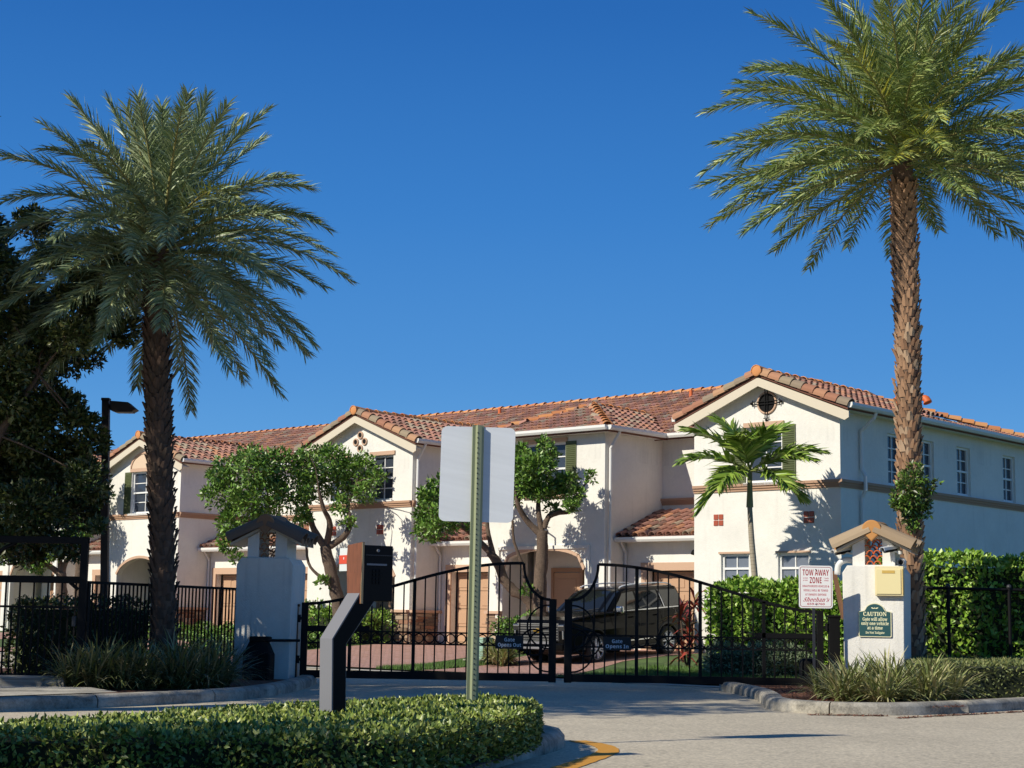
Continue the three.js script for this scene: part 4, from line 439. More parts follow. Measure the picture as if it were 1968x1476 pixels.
// ───────── text panels ─────────
function canvasTex(w, h, draw) { const c = document.createElement('canvas'); c.width = w; c.height = h; draw(c.getContext('2d'), w, h); const t = new THREE.CanvasTexture(c); t.colorSpace = THREE.SRGBColorSpace; t.magFilter = THREE.LinearFilter; t.minFilter = THREE.LinearMipmapLinearFilter; return t; }
function fit(ctx, txt, x, y, w, font) { ctx.save(); ctx.font = font; const m = ctx.measureText(txt).width; ctx.translate(x, y); ctx.scale(w / m, 1); ctx.textAlign = 'center'; ctx.fillText(txt, 0, 0); ctx.restore(); }
function plate(w, h, r, th, mat) { return new THREE.ExtrudeGeometry(shapeOf(rrect(w, h, r)), { depth: th, bevelEnabled: false }); }
function faceOf(pts, z, w, h) { const g = new THREE.ShapeGeometry(shapeOf(pts)); const p = g.attributes.position, uv = g.attributes.uv; for (let i = 0; i < p.count; i++) uv.setXY(i, p.getX(i) / w + 0.5, p.getY(i) / h + 0.5); return g.translate(0, 0, z); }

// ───────── big blank-backed sign on a punched steel post ─────────
{ const top = at(915, 818, 16.5), bot = at(907, 1330, 16.5); const g = thing('sign_post', 'tall olive green punched steel post standing in the clipped hedge, carrying the blank-backed sign', 'sign post', [bot.x, 0.1, bot.z]);
  const h = top.y - 0.1, dx = top.x - bot.x; const prof = [[-0.062, 0], [-0.062, 0.012], [-0.03, 0.012], [-0.022, 0.05], [0.022, 0.05], [0.03, 0.012], [0.062, 0.012], [0.062, 0], [0.022, 0], [0.016, 0.038], [-0.016, 0.038], [-0.022, 0]];
  const gs = ext(prof.map(([x, y]) => [x, y]), h).rotateX(-Math.PI / 2); gs.applyMatrix4(new THREE.Matrix4().makeShear(0, 0, dx / h, 0, 0, 0)); 
  g.rotation.y = 0.42; const post = part(g, 'post', gs.rotateY(Math.PI), M.steelPost);
  const holes = []; for (let y = 0.15; y < h - 0.05; y += 0.0508) holes.push(new THREE.CylinderGeometry(0.0075, 0.0075, 0.004, 8).rotateX(Math.PI / 2).translate(-dx / h * y * -1, y, 0.0515)); part(post, 'punched_holes', holes, M.steelDark, 'stuff');
  const s = thing('sign', 'large plain aluminium sign seen from its blank back, on the olive post', 'sign', [top.x, 0, bot.z - 0.034], 0.0);
  const c = at(917, 911, 16.5), w = 0.745, hh = 0.955; const pl = part(s, 'sign_plate', plate(w, hh, 0.06, 0.004), M.alu); pl.position.set(c.x - top.x, c.y, 0); pl.rotation.z = -0.012; pl.rotation.x = 0.0;
  part(s, 'bolt', [new THREE.CylinderGeometry(0.014, 0.014, 0.02, 6).rotateX(Math.PI / 2).translate(c.x - top.x + 0.005, c.y + 0.36, 0.01)], M.steelPost); part(s, 'bolt', [new THREE.CylinderGeometry(0.014, 0.014, 0.02, 6).rotateX(Math.PI / 2).translate(c.x - top.x, c.y - 0.36, 0.01)], M.steelPost);
}
// ───────── entry keypad box on a bent pedestal ─────────
{ const D = 14.2, o = at(640, 1355, D), g = thing('call_box', 'black entry call box with wooden side board on a bent grey pedestal', 'call box', [o.x, 0.12, o.z], 0.62); const k = D / FOC;
  const py = (y) => (1186 - y) * k + EYE - 0.12; const hb = py(1228), ht = py(1148);
  part(g, 'pedestal', ext([[-0.06, 0], [0.07, 0], [0.05, hb - 0.04], [0.36, ht + 0.02], [0.19, ht + 0.06], [-0.085, hb]], 0.2, [], 0.004).translate(0, 0, -0.1), M.greyPaint);
  for (const z of [0.1045, -0.1085]) part(g, numberedIn(g, 'shade_side_plate'), ext([[-0.05, 0.005], [0.066, 0.005], [0.047, hb - 0.04], [0.35, ht + 0.02], [0.195, ht + 0.05], [-0.075, hb]], 0.004).translate(0, 0, z), M.blackDull);  // added black plates: the shade on the pedestal sides put in as colour
  const bw = 0.29, bh = 0.48, bd = 0.22, bxo = 0.345, by = py(1103), fz = bd / 2;
  const boxm = part(g, 'housing', rb(bw, bh, bd, 0.01, bxo, by, 0), M.black);
  part(boxm, 'speaker_slot', [bx(0.2, 0.016, 0.006, bxo - 0.02, by + 0.075, fz + 0.003)], M.greyPaint); part(boxm, 'trim_line', bx(0.26, 0.007, 0.005, bxo, by + 0.155, fz + 0.003), M.postDark);
  for (let i = 0; i < 3; i++) for (let j = 0; j < 4; j++) part(boxm, numberedIn(boxm, 'key'), rb(0.024, 0.024, 0.01, 0.003, bxo - 0.05 + i * 0.033, by + 0.02 - j * 0.033, fz + 0.003), M.black);
  part(boxm, 'camera_eye', new THREE.CylinderGeometry(0.013, 0.013, 0.012, 12).rotateX(Math.PI / 2).translate(bxo - 0.01, by + 0.195, fz + 0.004), M.greyPaint);
  const wp = [[-0.1, -0.25], [0.115, -0.26], [0.11, -0.12], [0.12, 0.04], [0.112, 0.16], [0.116, 0.26], [-0.12, 0.24], [-0.13, 0.1], [-0.115, -0.05]]; const wb = part(g, 'wooden_board', ext(wp, 0.026, [], 0.003), M.wood); wb.position.set(bxo - bw / 2 - 0.006, by, 0.0); wb.rotation.y = -Math.PI / 2;
  const edge = part(g, 'sawn_edge', ext([[-0.26, 0], [0.26, 0], [0.26, 0.022], [0.1, 0.02], [-0.1, 0.023], [-0.26, 0.02]], 0.006).rotateZ(Math.PI / 2).translate(0, 0, 0), M.rawWood); edge.position.set(bxo - bw / 2 - 0.009, by, 0.117);
  const pl = part(g, 'notice_plate', plate(0.17, 0.2, 0.004, 0.005), new THREE.MeshStandardMaterial({ color: 0xd0d6d4, roughness: 0.6, side: THREE.DoubleSide })); pl.position.set(bxo - bw / 2 - 0.01, by + 0.12, -0.205); pl.rotation.y = -Math.PI / 2; const rd = part(pl, 'red_band', bx(0.168, 0.075, 0.004, 0, 0, 0.008), std(0.62, 0.07, 0.03, 0.6)); part(rd, 'white_mark', bx(0.012, 0.02, 0.003, 0, 0.01, 0.011), M.whiteFrame); }

// ───────── gate ─────────
const GD = 31;
function gateLeaf(name, label, hinge, meet, steps, sideSign) { // hinge/meet: X of the two ends
  const g = thing(name, label, 'gate leaf', [hinge, 0, -GD], 0, undefined), w = Math.abs(meet - hinge), dir = Math.sign(meet - hinge), X = (q) => dir * q;
  const y0 = 0.12, hp = 2.29, hl = 1.47, hm = 1.62; // peak, hinge end, meeting stile
  const peakAt = w - 0.62;
  const topY = (q) => { if (q <= peakAt) { const f = q / peakAt; return hl + (hp - hl) * (0.5 - 0.5 * Math.cos(Math.PI * Math.pow(f, 0.88))); } const f = (q - peakAt) / 0.5; return hm + (hp - hm) * (1 - Math.sqrt(Math.max(0, 1 - Math.pow(1 - clamp(f, 0, 1), 2)))); };
  const T = 0.028;
  const tube = []; for (let i = 0, n = 34; i < n; i++) { const a = peakAt * i / n, b = peakAt * (i + 1) / n; tube.push(bar(V(X(a), topY(a), 0), V(X(b), topY(b), 0), 0.05, 0.055)); }
  for (let i = 0, n = 10; i < n; i++) { const a = i / n * Math.PI / 2, b = (i + 1) / n * Math.PI / 2, f = (c) => V(X(peakAt + 0.5 - 0.5 * Math.cos(c) * 1 + 0), hp - (hp - hm) * Math.sin(c), 0); tube.push(bar(f(a), f(b), 0.05, 0.055)); }
  part(g, 'top_rail', tube, M.black);
  part(g, 'bottom_rail', rb(w, 0.14, 0.06, 0.006, X(w / 2), y0 + 0.07, 0), M.black);
  part(g, 'hinge_stile', rb(0.12, hl - y0 + 0.02, 0.1, 0.006, X(0.06), (hl + y0) / 2, 0), M.black);
  part(g, 'meeting_stile', rb(0.14, hm - y0 + 0.03, 0.1, 0.006, X(w - 0.07), (hm + y0) / 2, 0), M.black);
  const r1 = 0.98, r2 = 0.765; for (const y of [r1, r2]) part(g, numberedIn(g, 'rail'), bx(w - 0.26, 0.03, 0.03, X(w / 2 - 0.01), y, 0), M.black);
  const pitch = 0.197; let n = Math.floor((w - 0.3) / pitch), k = 0; for (let i = 1; i <= n; i++) { const q = 0.12 + i * pitch; if (q > w - 0.2) break; const heavy = i % 6 === steps; const tY = (q <= peakAt ? topY(q) : (() => { const c = Math.acos(clamp((peakAt + 0.5 - q) / 0.5, -1, 1)); return hp - (hp - hm) * Math.sin(c); })()); part(g, numberedIn(g, 'picket'), bx(heavy ? 0.062 : 0.026, tY - y0 - 0.1, heavy ? 0.05 : 0.026, X(q), (tY + y0 + 0.1) / 2, 0), M.black); }
  for (let i = 0; i <= n; i++) { const q = 0.12 + (i + 0.5) * pitch; if (q > w - 0.75) break; part(g, numberedIn(g, 'ring'), new THREE.TorusGeometry(0.083, 0.011, 6, 18).translate(X(q), (r1 + r2) / 2, 0), M.black); }
  // half of the round centre ornament
  const or = new THREE.TorusGeometry(0.4, 0.016, 6, 24, Math.PI).rotateZ(dir > 0 ? Math.PI / 2 : -Math.PI / 2).translate(X(w - 0.14), 0.70, 0.02); const o2 = new THREE.TorusGeometry(0.4, 0.016, 6, 24, Math.PI).rotateZ(dir > 0 ? Math.PI / 2 : -Math.PI / 2).translate(X(w - 0.14), 1.12, 0.02); const o3 = new THREE.TorusGeometry(0.24, 0.016, 6, 24).translate(X(w - 0.42), 0.83, 0.02); part(g, 'scroll_ornament', [or, o2, o3], M.black);
  // heavy lower bracing panel near the hinge
  part(g, 'operator_bar', bx(1.15, 0.09, 0.05, X(0.7), 1.03, 0), M.black);
  return g; }
const HL = -3.84, HR = 5.86, MEET0 = 0.90, MEET1 = 1.05;
const gateL = gateLeaf('driveway_gate', 'left leaf of the black iron driveway gate, with the sign about opening out', HL, MEET0, 4, 1);
const gateR = gateLeaf('driveway_gate', 'right leaf of the black iron driveway gate, in front of the parked black car', HR, MEET1, 5, -1);
for (const [txt, px, py, label] of [[['Gate', 'Opens Out'], 979, 1234, 'small black sign reading Gate Opens Out on the left gate leaf'], [['Gate', 'Opens In'], 1186, 1237, 'small black sign reading Gate Opens In on the right gate leaf']]) { const p = at(px, py, GD - 0.06), w = 0.52, h = 0.25, t = canvasTex(512, 246, (c) => { c.fillStyle = '#0d0d10'; c.fillRect(0, 0, 512, 246); c.fillStyle = '#c9ced6'; fit(c, txt[0], 256, 112, 200, 'bold 92px sans-serif'); fit(c, txt[1], 256, 205, 430, 'bold 92px sans-serif'); });
  const g = thing('gate_sign', label, 'sign', [p.x, p.y, p.z]); part(g, 'sign_plate', plate(w, h, 0.01, 0.008), M.blackDull); part(g, 'sign_face', faceOf(rrect(w, h, 0.01), 0.010, w, h), new THREE.MeshStandardMaterial({ map: t, roughness: 0.6 })); }
// gate posts
for (const [x, label, h] of [[HL - 0.16, 'black square gate post beside the left pillar', 1.42], [HR + 0.2, 'black square gate post at the left edge of the right pillar', 1.38]]) { const g = thing('gate_post', label, 'gate post', [x, 0, -GD]); part(g, 'post', rb(0.2, h, 0.16, 0.008, 0, h / 2, 0), M.black); part(g, 'cap', rb(0.23, 0.05, 0.19, 0.01, 0, h + 0.02, 0), M.black); for (const y of [0.45, 1.2]) part(g, numberedIn(g, 'hinge'), [cyl(0.035, 0.035, 0.14, 10, x < 0 ? 0.12 : -0.14, y - 0.07, 0.05), bx(0.14, 0.05, 0.04, x < 0 ? 0.1 : -0.12, y, 0.05)], M.black); }

// ───────── tiled gate pillars ─────────
function pillar(name, label, x, D, turn, tileMats, apexMat, mat, screen) {
  const g = thing(name, label, 'gate pillar', [x, 0, -D], turn); const b = 1.0, sh = 2.28, up = 0.74, top = 2.66, ap = 2.86;
  const prof = [[-b / 2, -0.1], [b / 2, -0.1], [b / 2 + 0.02, sh - 0.12], [b / 2 - 0.06, sh], [up / 2, sh + 0.04], [up / 2, top], [0, ap], [-up / 2, top], [-up / 2, sh + 0.04], [-b / 2 + 0.06, sh], [-b / 2 - 0.02, sh - 0.12]];
  part(g, 'column', planarUV(ext(prof.slice(0, 4).concat(prof.slice(9)), b - 0.06, [], 0.015).translate(0, 0, -b / 2 + 0.03)), mat);
  const y0 = sh + 0.03, oh = 0.46, ow = 0.31; part(g, 'lantern_house', planarUV(ext([[-up / 2, sh - 0.02], [up / 2, sh - 0.02], [up / 2, top], [0, ap], [-up / 2, top]], 0.72, [rect(-ow / 2, y0, ow / 2, y0 + oh)], 0).translate(0, 0, -0.36)), mat);
  // fish-scale terracotta screen: rows of half rings
  for (const zz of [0.33, -0.33]) { const sc = new THREE.Group(); sc.name = numberedIn(g, 'tile_screen'); g.add(sc); const sp = ow / 2.5; for (let j = 0; j < 5; j++) for (let i = -1; i <= 1.5; i++) { const cx = (i + (j % 2 ? 0 : 0.5)) * sp * 1, cy = y0 + j * oh / 4.9; if (Math.abs(cx) > ow / 2 + 0.005) continue; part(sc, numberedIn(sc, 'half_ring'), new THREE.TorusGeometry(sp * 0.46, 0.0125, 5, 10, Math.PI).scale(1, 1.15, 2.2).translate(cx, cy, zz), screen); } }
  const k = (ap - top) / (up / 2), ovx = 0.30, hw = up / 2 + ovx, ye = ap + 0.02 - k * hw, dz = 0.5;
  for (const s of [-1, 1]) { const sl = ext([[0, ap + 0.0], [s * hw, ye], [s * hw, ye + 0.045], [0, ap + 0.05]], dz * 2 - 0.04).translate(0, 0, -dz + 0.02); part(g, numberedIn(g, 'roof_slab'), planarUV(sl), M.fascia);
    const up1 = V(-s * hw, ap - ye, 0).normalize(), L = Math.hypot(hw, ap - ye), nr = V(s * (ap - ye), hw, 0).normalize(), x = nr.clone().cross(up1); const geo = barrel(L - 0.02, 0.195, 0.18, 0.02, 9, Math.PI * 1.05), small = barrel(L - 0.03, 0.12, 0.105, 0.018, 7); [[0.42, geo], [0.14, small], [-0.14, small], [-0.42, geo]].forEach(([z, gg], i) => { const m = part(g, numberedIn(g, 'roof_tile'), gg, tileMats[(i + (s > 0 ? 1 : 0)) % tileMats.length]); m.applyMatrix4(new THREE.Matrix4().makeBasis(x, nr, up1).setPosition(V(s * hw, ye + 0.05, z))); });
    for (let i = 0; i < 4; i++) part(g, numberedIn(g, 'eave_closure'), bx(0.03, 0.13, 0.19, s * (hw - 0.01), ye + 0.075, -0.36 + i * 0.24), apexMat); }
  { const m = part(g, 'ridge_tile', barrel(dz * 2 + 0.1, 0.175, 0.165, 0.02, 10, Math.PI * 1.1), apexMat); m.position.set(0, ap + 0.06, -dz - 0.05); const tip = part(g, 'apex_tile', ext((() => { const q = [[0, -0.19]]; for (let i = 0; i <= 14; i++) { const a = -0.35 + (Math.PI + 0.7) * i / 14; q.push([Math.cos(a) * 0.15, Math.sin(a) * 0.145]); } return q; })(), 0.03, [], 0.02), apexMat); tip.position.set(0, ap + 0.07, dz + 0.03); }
  return g; }
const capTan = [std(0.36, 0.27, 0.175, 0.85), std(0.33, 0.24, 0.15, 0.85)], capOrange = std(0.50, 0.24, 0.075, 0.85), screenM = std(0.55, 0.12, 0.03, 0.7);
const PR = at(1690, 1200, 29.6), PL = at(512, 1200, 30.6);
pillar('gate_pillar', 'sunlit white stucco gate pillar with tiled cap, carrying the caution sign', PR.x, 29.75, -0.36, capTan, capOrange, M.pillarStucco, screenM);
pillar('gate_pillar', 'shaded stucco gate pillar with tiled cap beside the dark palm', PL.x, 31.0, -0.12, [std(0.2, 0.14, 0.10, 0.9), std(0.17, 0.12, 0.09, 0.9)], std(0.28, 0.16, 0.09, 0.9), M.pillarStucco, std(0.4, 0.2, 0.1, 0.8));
// things on the right pillar: its frame is turned by -0.36
const onPR = (u, y, d = 0) => V(PR.x, 0, -29.75).add(V(u, y, 0.5 + d).applyAxisAngle(V(0, 1, 0), -0.36));
{ const tex = canvasTex(512, 600, (c, w, h) => { c.fillStyle = '#e9e3b0'; c.fillRect(0, 0, w, h); });
  const w = 0.57, h = 0.47, outline = []; const hb = h / 2, hump = 0.13; const base = [[-w / 2 + 0.015, -hb - 0.06], [w / 2 - 0.015, -hb - 0.06], [w / 2, -hb - 0.045], [w / 2, hb - 0.09], [w / 2 - 0.1, hb - 0.07]]; outline.push(...base); for (let i = 1; i < 12; i++) { const a = i / 12 * Math.PI; outline.push([Math.cos(a) * 0.17, hb - 0.07 + Math.sin(a) * hump]); } outline.push([-w / 2 + 0.1, hb - 0.07], [-w / 2, hb - 0.09], [-w / 2, -hb - 0.045]);
  const p = onPR(0.03, 1.34), g = thing('caution_sign', 'dark green sign reading CAUTION on the sunlit pillar', 'sign', [p.x, p.y, p.z], -0.36); part(g, 'sign_plate', ext(outline, 0.012).translate(0, 0, 0.004), M.cream);
  const t = canvasTex(1024, 1024, (c) => { c.fillStyle = '#12474a'; c.fillRect(0, 0, 1024, 1024); c.fillStyle = '#efe9bd'; fit(c, 'CAUTION', 512, 400, 700, 'bold 150px serif'); fit(c, 'Gate will allow', 512, 530, 740, 'bold 120px serif'); fit(c, 'only one vehicle', 512, 645, 820, 'bold 120px serif'); fit(c, 'at a time', 512, 765, 460, 'bold 120px serif'); fit(c, 'Do Not Tailgate', 512, 880, 560, 'bold 84px serif'); c.beginPath(); c.ellipse(450, 190, 44, 14, 0.3, 0, 7); c.fill(); c.beginPath(); c.ellipse(574, 190, 44, 14, -0.3, 0, 7); c.fill(); c.beginPath(); c.arc(512, 190, 16, 0, 7); c.fill(); });
  part(g, 'sign_face', faceOf(outline.map(([x, y]) => [x * 0.95, y * 0.95]), 0.019, 0.6, 0.66), new THREE.MeshStandardMaterial({ map: t, roughness: 0.5 })); }
{ const p = onPR(0.30, 2.02), g = thing('notice_board', 'pale yellow plastic notice box near the top of the sunlit pillar', 'notice box', [p.x, p.y, p.z], -0.36); const c1 = std(0.74, 0.64, 0.34, 0.5), c2 = std(0.72, 0.62, 0.36, 0.55), c3 = std(0.55, 0.36, 0.08, 0.6); part(g, 'housing', rb(0.5, 0.52, 0.1, 0.015, 0, 0, 0.05), c2); part(g, 'door', rb(0.43, 0.44, 0.02, 0.012, -0.01, -0.01, 0.108), c1); part(g, 'title_strip', bx(0.22, 0.05, 0.006, -0.01, 0.16, 0.121), c3); part(g, 'hinge_side', bx(0.012, 0.44, 0.03, 0.232, -0.01, 0.105), c3); }
// security cameras
function bullet(label, p, turn, tilt, arm) { const g = thing('security_camera', label, 'security camera', [p.x, p.y, p.z], turn); part(g, 'body', [new THREE.CylinderGeometry(0.05, 0.05, 0.3, 14).rotateX(Math.PI / 2)], M.black).rotation.x = tilt; part(g, 'sunshield', [ext([[-0.058, 0.0], [-0.05, 0.05], [0, 0.068], [0.05, 0.05], [0.058, 0], [0.048, 0], [0.042, 0.042], [0, 0.058], [-0.042, 0.042], [-0.048, 0]], 0.37).translate(0, 0, -0.15)], M.alu).rotation.x = tilt; part(g, 'lens', new THREE.CylinderGeometry(0.036, 0.036, 0.01, 14).rotateX(Math.PI / 2).translate(0, 0, 0.152), M.pane).rotation.x = tilt; part(g, 'arm', [rod(V(0, -0.02, -0.05), V(...arm), 0.018, 8), cyl(0.05, 0.05, 0.06, 12, arm[0], arm[1] - 0.03, arm[2])], M.gutter); return g; }
bullet('black bullet camera on the left side of the sunlit pillar top', onPR(-0.58, 2.56, -0.35), -1.15, 0.2, [0.16, -0.06, -0.2]);
bullet('black bullet camera on the right front of the sunlit pillar top', onPR(0.30, 2.58, -0.06), -0.9, 0.15, [0.05, -0.05, -0.2]);
{ const p = onPR(0.46, 2.36, -0.3), g = thing('dome_camera', 'round eyeball camera at the right shoulder of the sunlit pillar', 'security camera', [p.x, p.y, p.z], -0.3); part(g, 'base', cyl(0.09, 0.09, 0.05, 16, 0, -0.1, -0.02), M.gutter); part(g, 'ball', new THREE.SphereGeometry(0.09, 18, 14), M.gutter); part(g, 'lens_ring', new THREE.TorusGeometry(0.05, 0.012, 8, 20).translate(0, 0, 0.076), M.greyPaint); part(g, 'lens', new THREE.SphereGeometry(0.045, 14, 10).scale(1, 1, 0.4).translate(0, 0, 0.078), M.black); }
{ const p = onPR(-0.5, 2.34, -0.4), g = thing('conduit', 'white plastic elbow conduit on the left of the sunlit pillar', 'conduit', [p.x, p.y, p.z], -0.36); part(g, 'pipe', limb([V(0.1, 0.05, 0), V(-0.05, 0.06, 0), V(-0.16, -0.02, 0), V(-0.19, -0.2, 0)], 0.055, 0.055, 10, 10), M.gutter); part(g, 'box', rb(0.12, 0.14, 0.1, 0.01, 0.14, 0.05, 0), M.gutter); }
{ const a = at(1603, 1105, 30.4), b = at(1618, 1185, 30.4); const g = solo('plank', bar(V(-0.07, 0.45, 0), V(0.1, -0.42, 0), 0.05, 0.2), M.plank, 'brown wooden board leaning behind the left edge of the sunlit pillar', 'board'); g.position.copy(a.clone().add(b).multiplyScalar(0.5)); }
// tow-away sign
{ const p = at(1565, 1328, 29.0), c = at(1567.5, 1128, 29.0), g = thing('sign_post', 'thin dark metal post of the tow away sign, standing in the mulch by the gate', 'sign post', [p.x, 0.08, p.z]); part(g, 'post', [bx(0.05, c.y + 0.3, 0.012, 0, (c.y + 0.3) / 2 - 0.1, 0), bx(0.012, c.y + 0.3, 0.03, 0, (c.y + 0.3) / 2 - 0.1, -0.02)], M.postDark);
  const w = 0.59, h = 0.74, t = canvasTex(768, 964, (x, W2, H2) => { x.fillStyle = '#f4f1ec'; x.fillRect(0, 0, W2, H2); x.strokeStyle = '#8d1f28'; x.lineWidth = 12; x.beginPath(); x.roundRect(34, 36, W2 - 68, H2 - 72, 46); x.stroke(); x.fillStyle = '#a3131c'; fit(x, 'TOW AWAY', 384, 226, 600, 'bold 190px sans-serif'); fit(x, 'ZONE', 384, 400, 280, 'bold 190px sans-serif'); x.fillStyle = '#b5283a'; for (const q of [[150, 300, '24 HOURS'], [150, 350, 'A DAY'], [622, 300, '7 DAYS'], [622, 350, 'A WEEK']]) fit(x, q[2], q[0], q[1], 110, 'bold 40px sans-serif'); fit(x, 'UNAUTHORIZED VEHICLES &', 384, 490, 610, 'bold 66px sans-serif'); fit(x, 'VESSELS WILL BE TOWED', 384, 585, 560, 'bold 66px sans-serif'); fit(x, "AT OWNER'S EXPENSE", 384, 680, 480, 'bold 66px sans-serif'); x.save(); x.transform(1, 0, -0.32, 1, 255, 0); fit(x, "Sheehan's", 384, 815, 580, 'bold italic 130px serif'); x.restore(); fit(x, '659-0760', 384, 890, 400, 'bold 66px sans-serif'); });
  const s = thing('tow_away_sign', 'white sign with red lettering TOW AWAY ZONE in front of the gate', 'sign', [c.x, c.y, c.z + 0.012], -0.02); part(s, 'sign_plate', plate(w, h, 0.05, 0.004), M.alu); part(s, 'sign_face', faceOf(rrect(w - 0.004, h - 0.004, 0.05), 0.0062, w, h), new THREE.MeshStandardMaterial({ map: t, roughness: 0.45 })); for (const y of [0.3, -0.3]) part(s, numberedIn(s, 'bolt'), new THREE.CylinderGeometry(0.01, 0.01, 0.012, 8).rotateX(Math.PI / 2).translate(0, y, 0.01), M.postDark); }
// gate operators
{ const p = at(496, 1300, 30.1), g = thing('gate_operator', 'black plastic gate operator box in front of the shaded pillar', 'gate operator', [p.x, 0.08, p.z], -0.1); part(g, 'housing', [rb(0.5, 0.5, 0.42, 0.04, 0, 0.25, 0)], M.blackDull); part(g, 'hood', new THREE.CylinderGeometry(0.17, 0.27, 0.22, 4, 1).rotateY(Math.PI / 4).scale(1.22, 1, 1.02).translate(0, 0.6, 0), M.blackDull); part(g, 'cap', rb(0.36, 0.1, 0.28, 0.03, 0.02, 0.74, 0), M.blackDull); part(g, 'arm', [rod(V(0.15, 0.72, 0), V(0.62, 0.72, -0.5), 0.025, 8)], M.black); part(g, 'badge', bx(0.18, 0.03, 0.006, -0.05, 0.42, 0.213), M.postDark); }
{ const p = at(1560, 1290, 32.2), g = thing('gate_operator', 'black gate operator behind the right gate leaf, under the sunlit hedge', 'gate operator', [p.x, 0.1, p.z]); part(g, 'housing', rb(0.34, 0.5, 0.34, 0.1, -0.06, 0.25, 0), M.blackDull); part(g, 'base', bx(0.4, 0.06, 0.4, -0.06, 0.0, 0), M.greyPaint); }
{ const a = at(1573, 1243, 31.6), b = at(1584, 1306, 31.6), g = thing('actuator', 'slim white tube leaning beside the right gate stile', 'actuator arm', [a.x, b.y, a.z]); part(g, 'tube', rod(V(0, a.y - b.y, 0), V((b.x - a.x) * 0.55, (a.y - b.y) * 0.45, 0), 0.042, 10), M.gutter); part(g, 'piston', rod(V((b.x - a.x) * 0.55, (a.y - b.y) * 0.45, 0), V(b.x - a.x, 0, 0), 0.03, 10), M.gutter); }

// ───────── fences ─────────
function picketFence(name, label, a, b, h0, top, pitch, rails, pw = 0.022, base = 0.1, heavyEnds = true, mat = M.black) { const d = b.clone().sub(a), L = d.length(), g = thing(name, label, 'fence', [a.x, 0, a.z], Math.atan2(-d.z, d.x)); const n = Math.round(L / pitch); for (const y of rails) part(g, numberedIn(g, 'rail'), bx(L, 0.045, 0.04, L / 2, y, 0), mat); for (let i = 0; i <= n; i++) { const heavy = heavyEnds && (i === 0 || i === n); part(g, numberedIn(g, heavy ? 'post' : 'picket'), bx(heavy ? 0.065 : pw, top - h0, heavy ? 0.065 : pw, L * i / n, (top + h0) / 2, 0), mat); } return g; }
picketFence('picket_fence', 'black picket fence between the tall walk gate and the shaded pillar, behind the dark palm', at(166, 1200, 26.4), at(457, 1200, 30.9), 0.12, 1.74, 0.118, [1.72, 0.3]);
{ // tall pedestrian gate frame
  const D = 26.2, a = at(-60, 1200, D), b = at(156, 1200, D), g = thing('walk_gate', 'tall black walk-in gate with a top bar, at the left edge', 'gate', [b.x, 0, b.z]); const w = b.x - a.x, H0 = 2.42; part(g, 'post', rb(0.11, H0, 0.11, 0.006, 0, H0 / 2, 0), M.black); part(g, 'post', rb(0.11, H0, 0.11, 0.006, -w, H0 / 2, 0), M.black); part(g, 'top_bar', rb(w + 0.11, 0.11, 0.1, 0.006, -w / 2, H0 - 0.05, 0.001), M.black); part(g, 'rail', rb(w, 0.11, 0.06, 0.006, -w / 2, 1.75, 0), M.black); part(g, 'rail', rb(w, 0.09, 0.06, 0.006, -w / 2, 0.24, 0), M.black); part(g, 'rail', bx(w, 0.035, 0.03, -w / 2, 1.32, 0), M.black);
  part(g, 'bracket', limb([V(-w * 0.62, H0 - 0.1, 0), V(-w * 0.76, H0 - 0.24, 0), V(-w * 0.84, H0 - 0.46, 0)], 0.035, 0.035, 8, 6), M.black); part(g, 'bracket', limb([V(-0.08, 1.6, 0), V(-0.22, 1.72, 0)], 0.03, 0.03, 4, 6), M.black);
  for (let i = 1; i < 16; i++) part(g, numberedIn(g, 'picket'), bx(0.024, i % 2 ? 1.5 : 1.12, 0.024, -w * i / 16, i % 2 ? 0.98 : 0.78, 0), M.black); part(g, 'latch', rb(0.06, 0.16, 0.07, 0.01, -0.1, 1.1, 0.05), M.postDark); }
{ // chain-link fence on the right, its mesh too fine to show
  const a = at(1766, 1106, 31.9), g = thing('metal_fence', 'black tubular fence in front of the tall sunlit hedge on the right', 'fence', [a.x, 0, a.z], 0.0); const L = 6; part(g, 'top_rail', rod(V(0, 1.98, 0), V(L, 1.93, 0), 0.03, 8), M.black); part(g, 'bottom_rail', rod(V(0, 0.25, 0), V(L, 0.22, 0), 0.022, 8), M.black); for (const x of [0.55, 1.72, 3.1, 4.5]) { const p = part(g, numberedIn(g, 'post'), cyl(0.035, 0.035, 1.98, 10, x, 0, 0.02), M.black); part(p, 'ball_cap', new THREE.SphereGeometry(0.05, 10, 8).translate(x, 2.02, 0.02), M.postDark); }
  const wires = []; for (let x = 0.1; x < L; x += 0.12) { wires.push(rod(V(x, 0.25, 0), V(x + 0.0, 1.95, 0), 0.0022, 4)); } part(g, 'wire_mesh', wires, M.black, 'stuff'); }
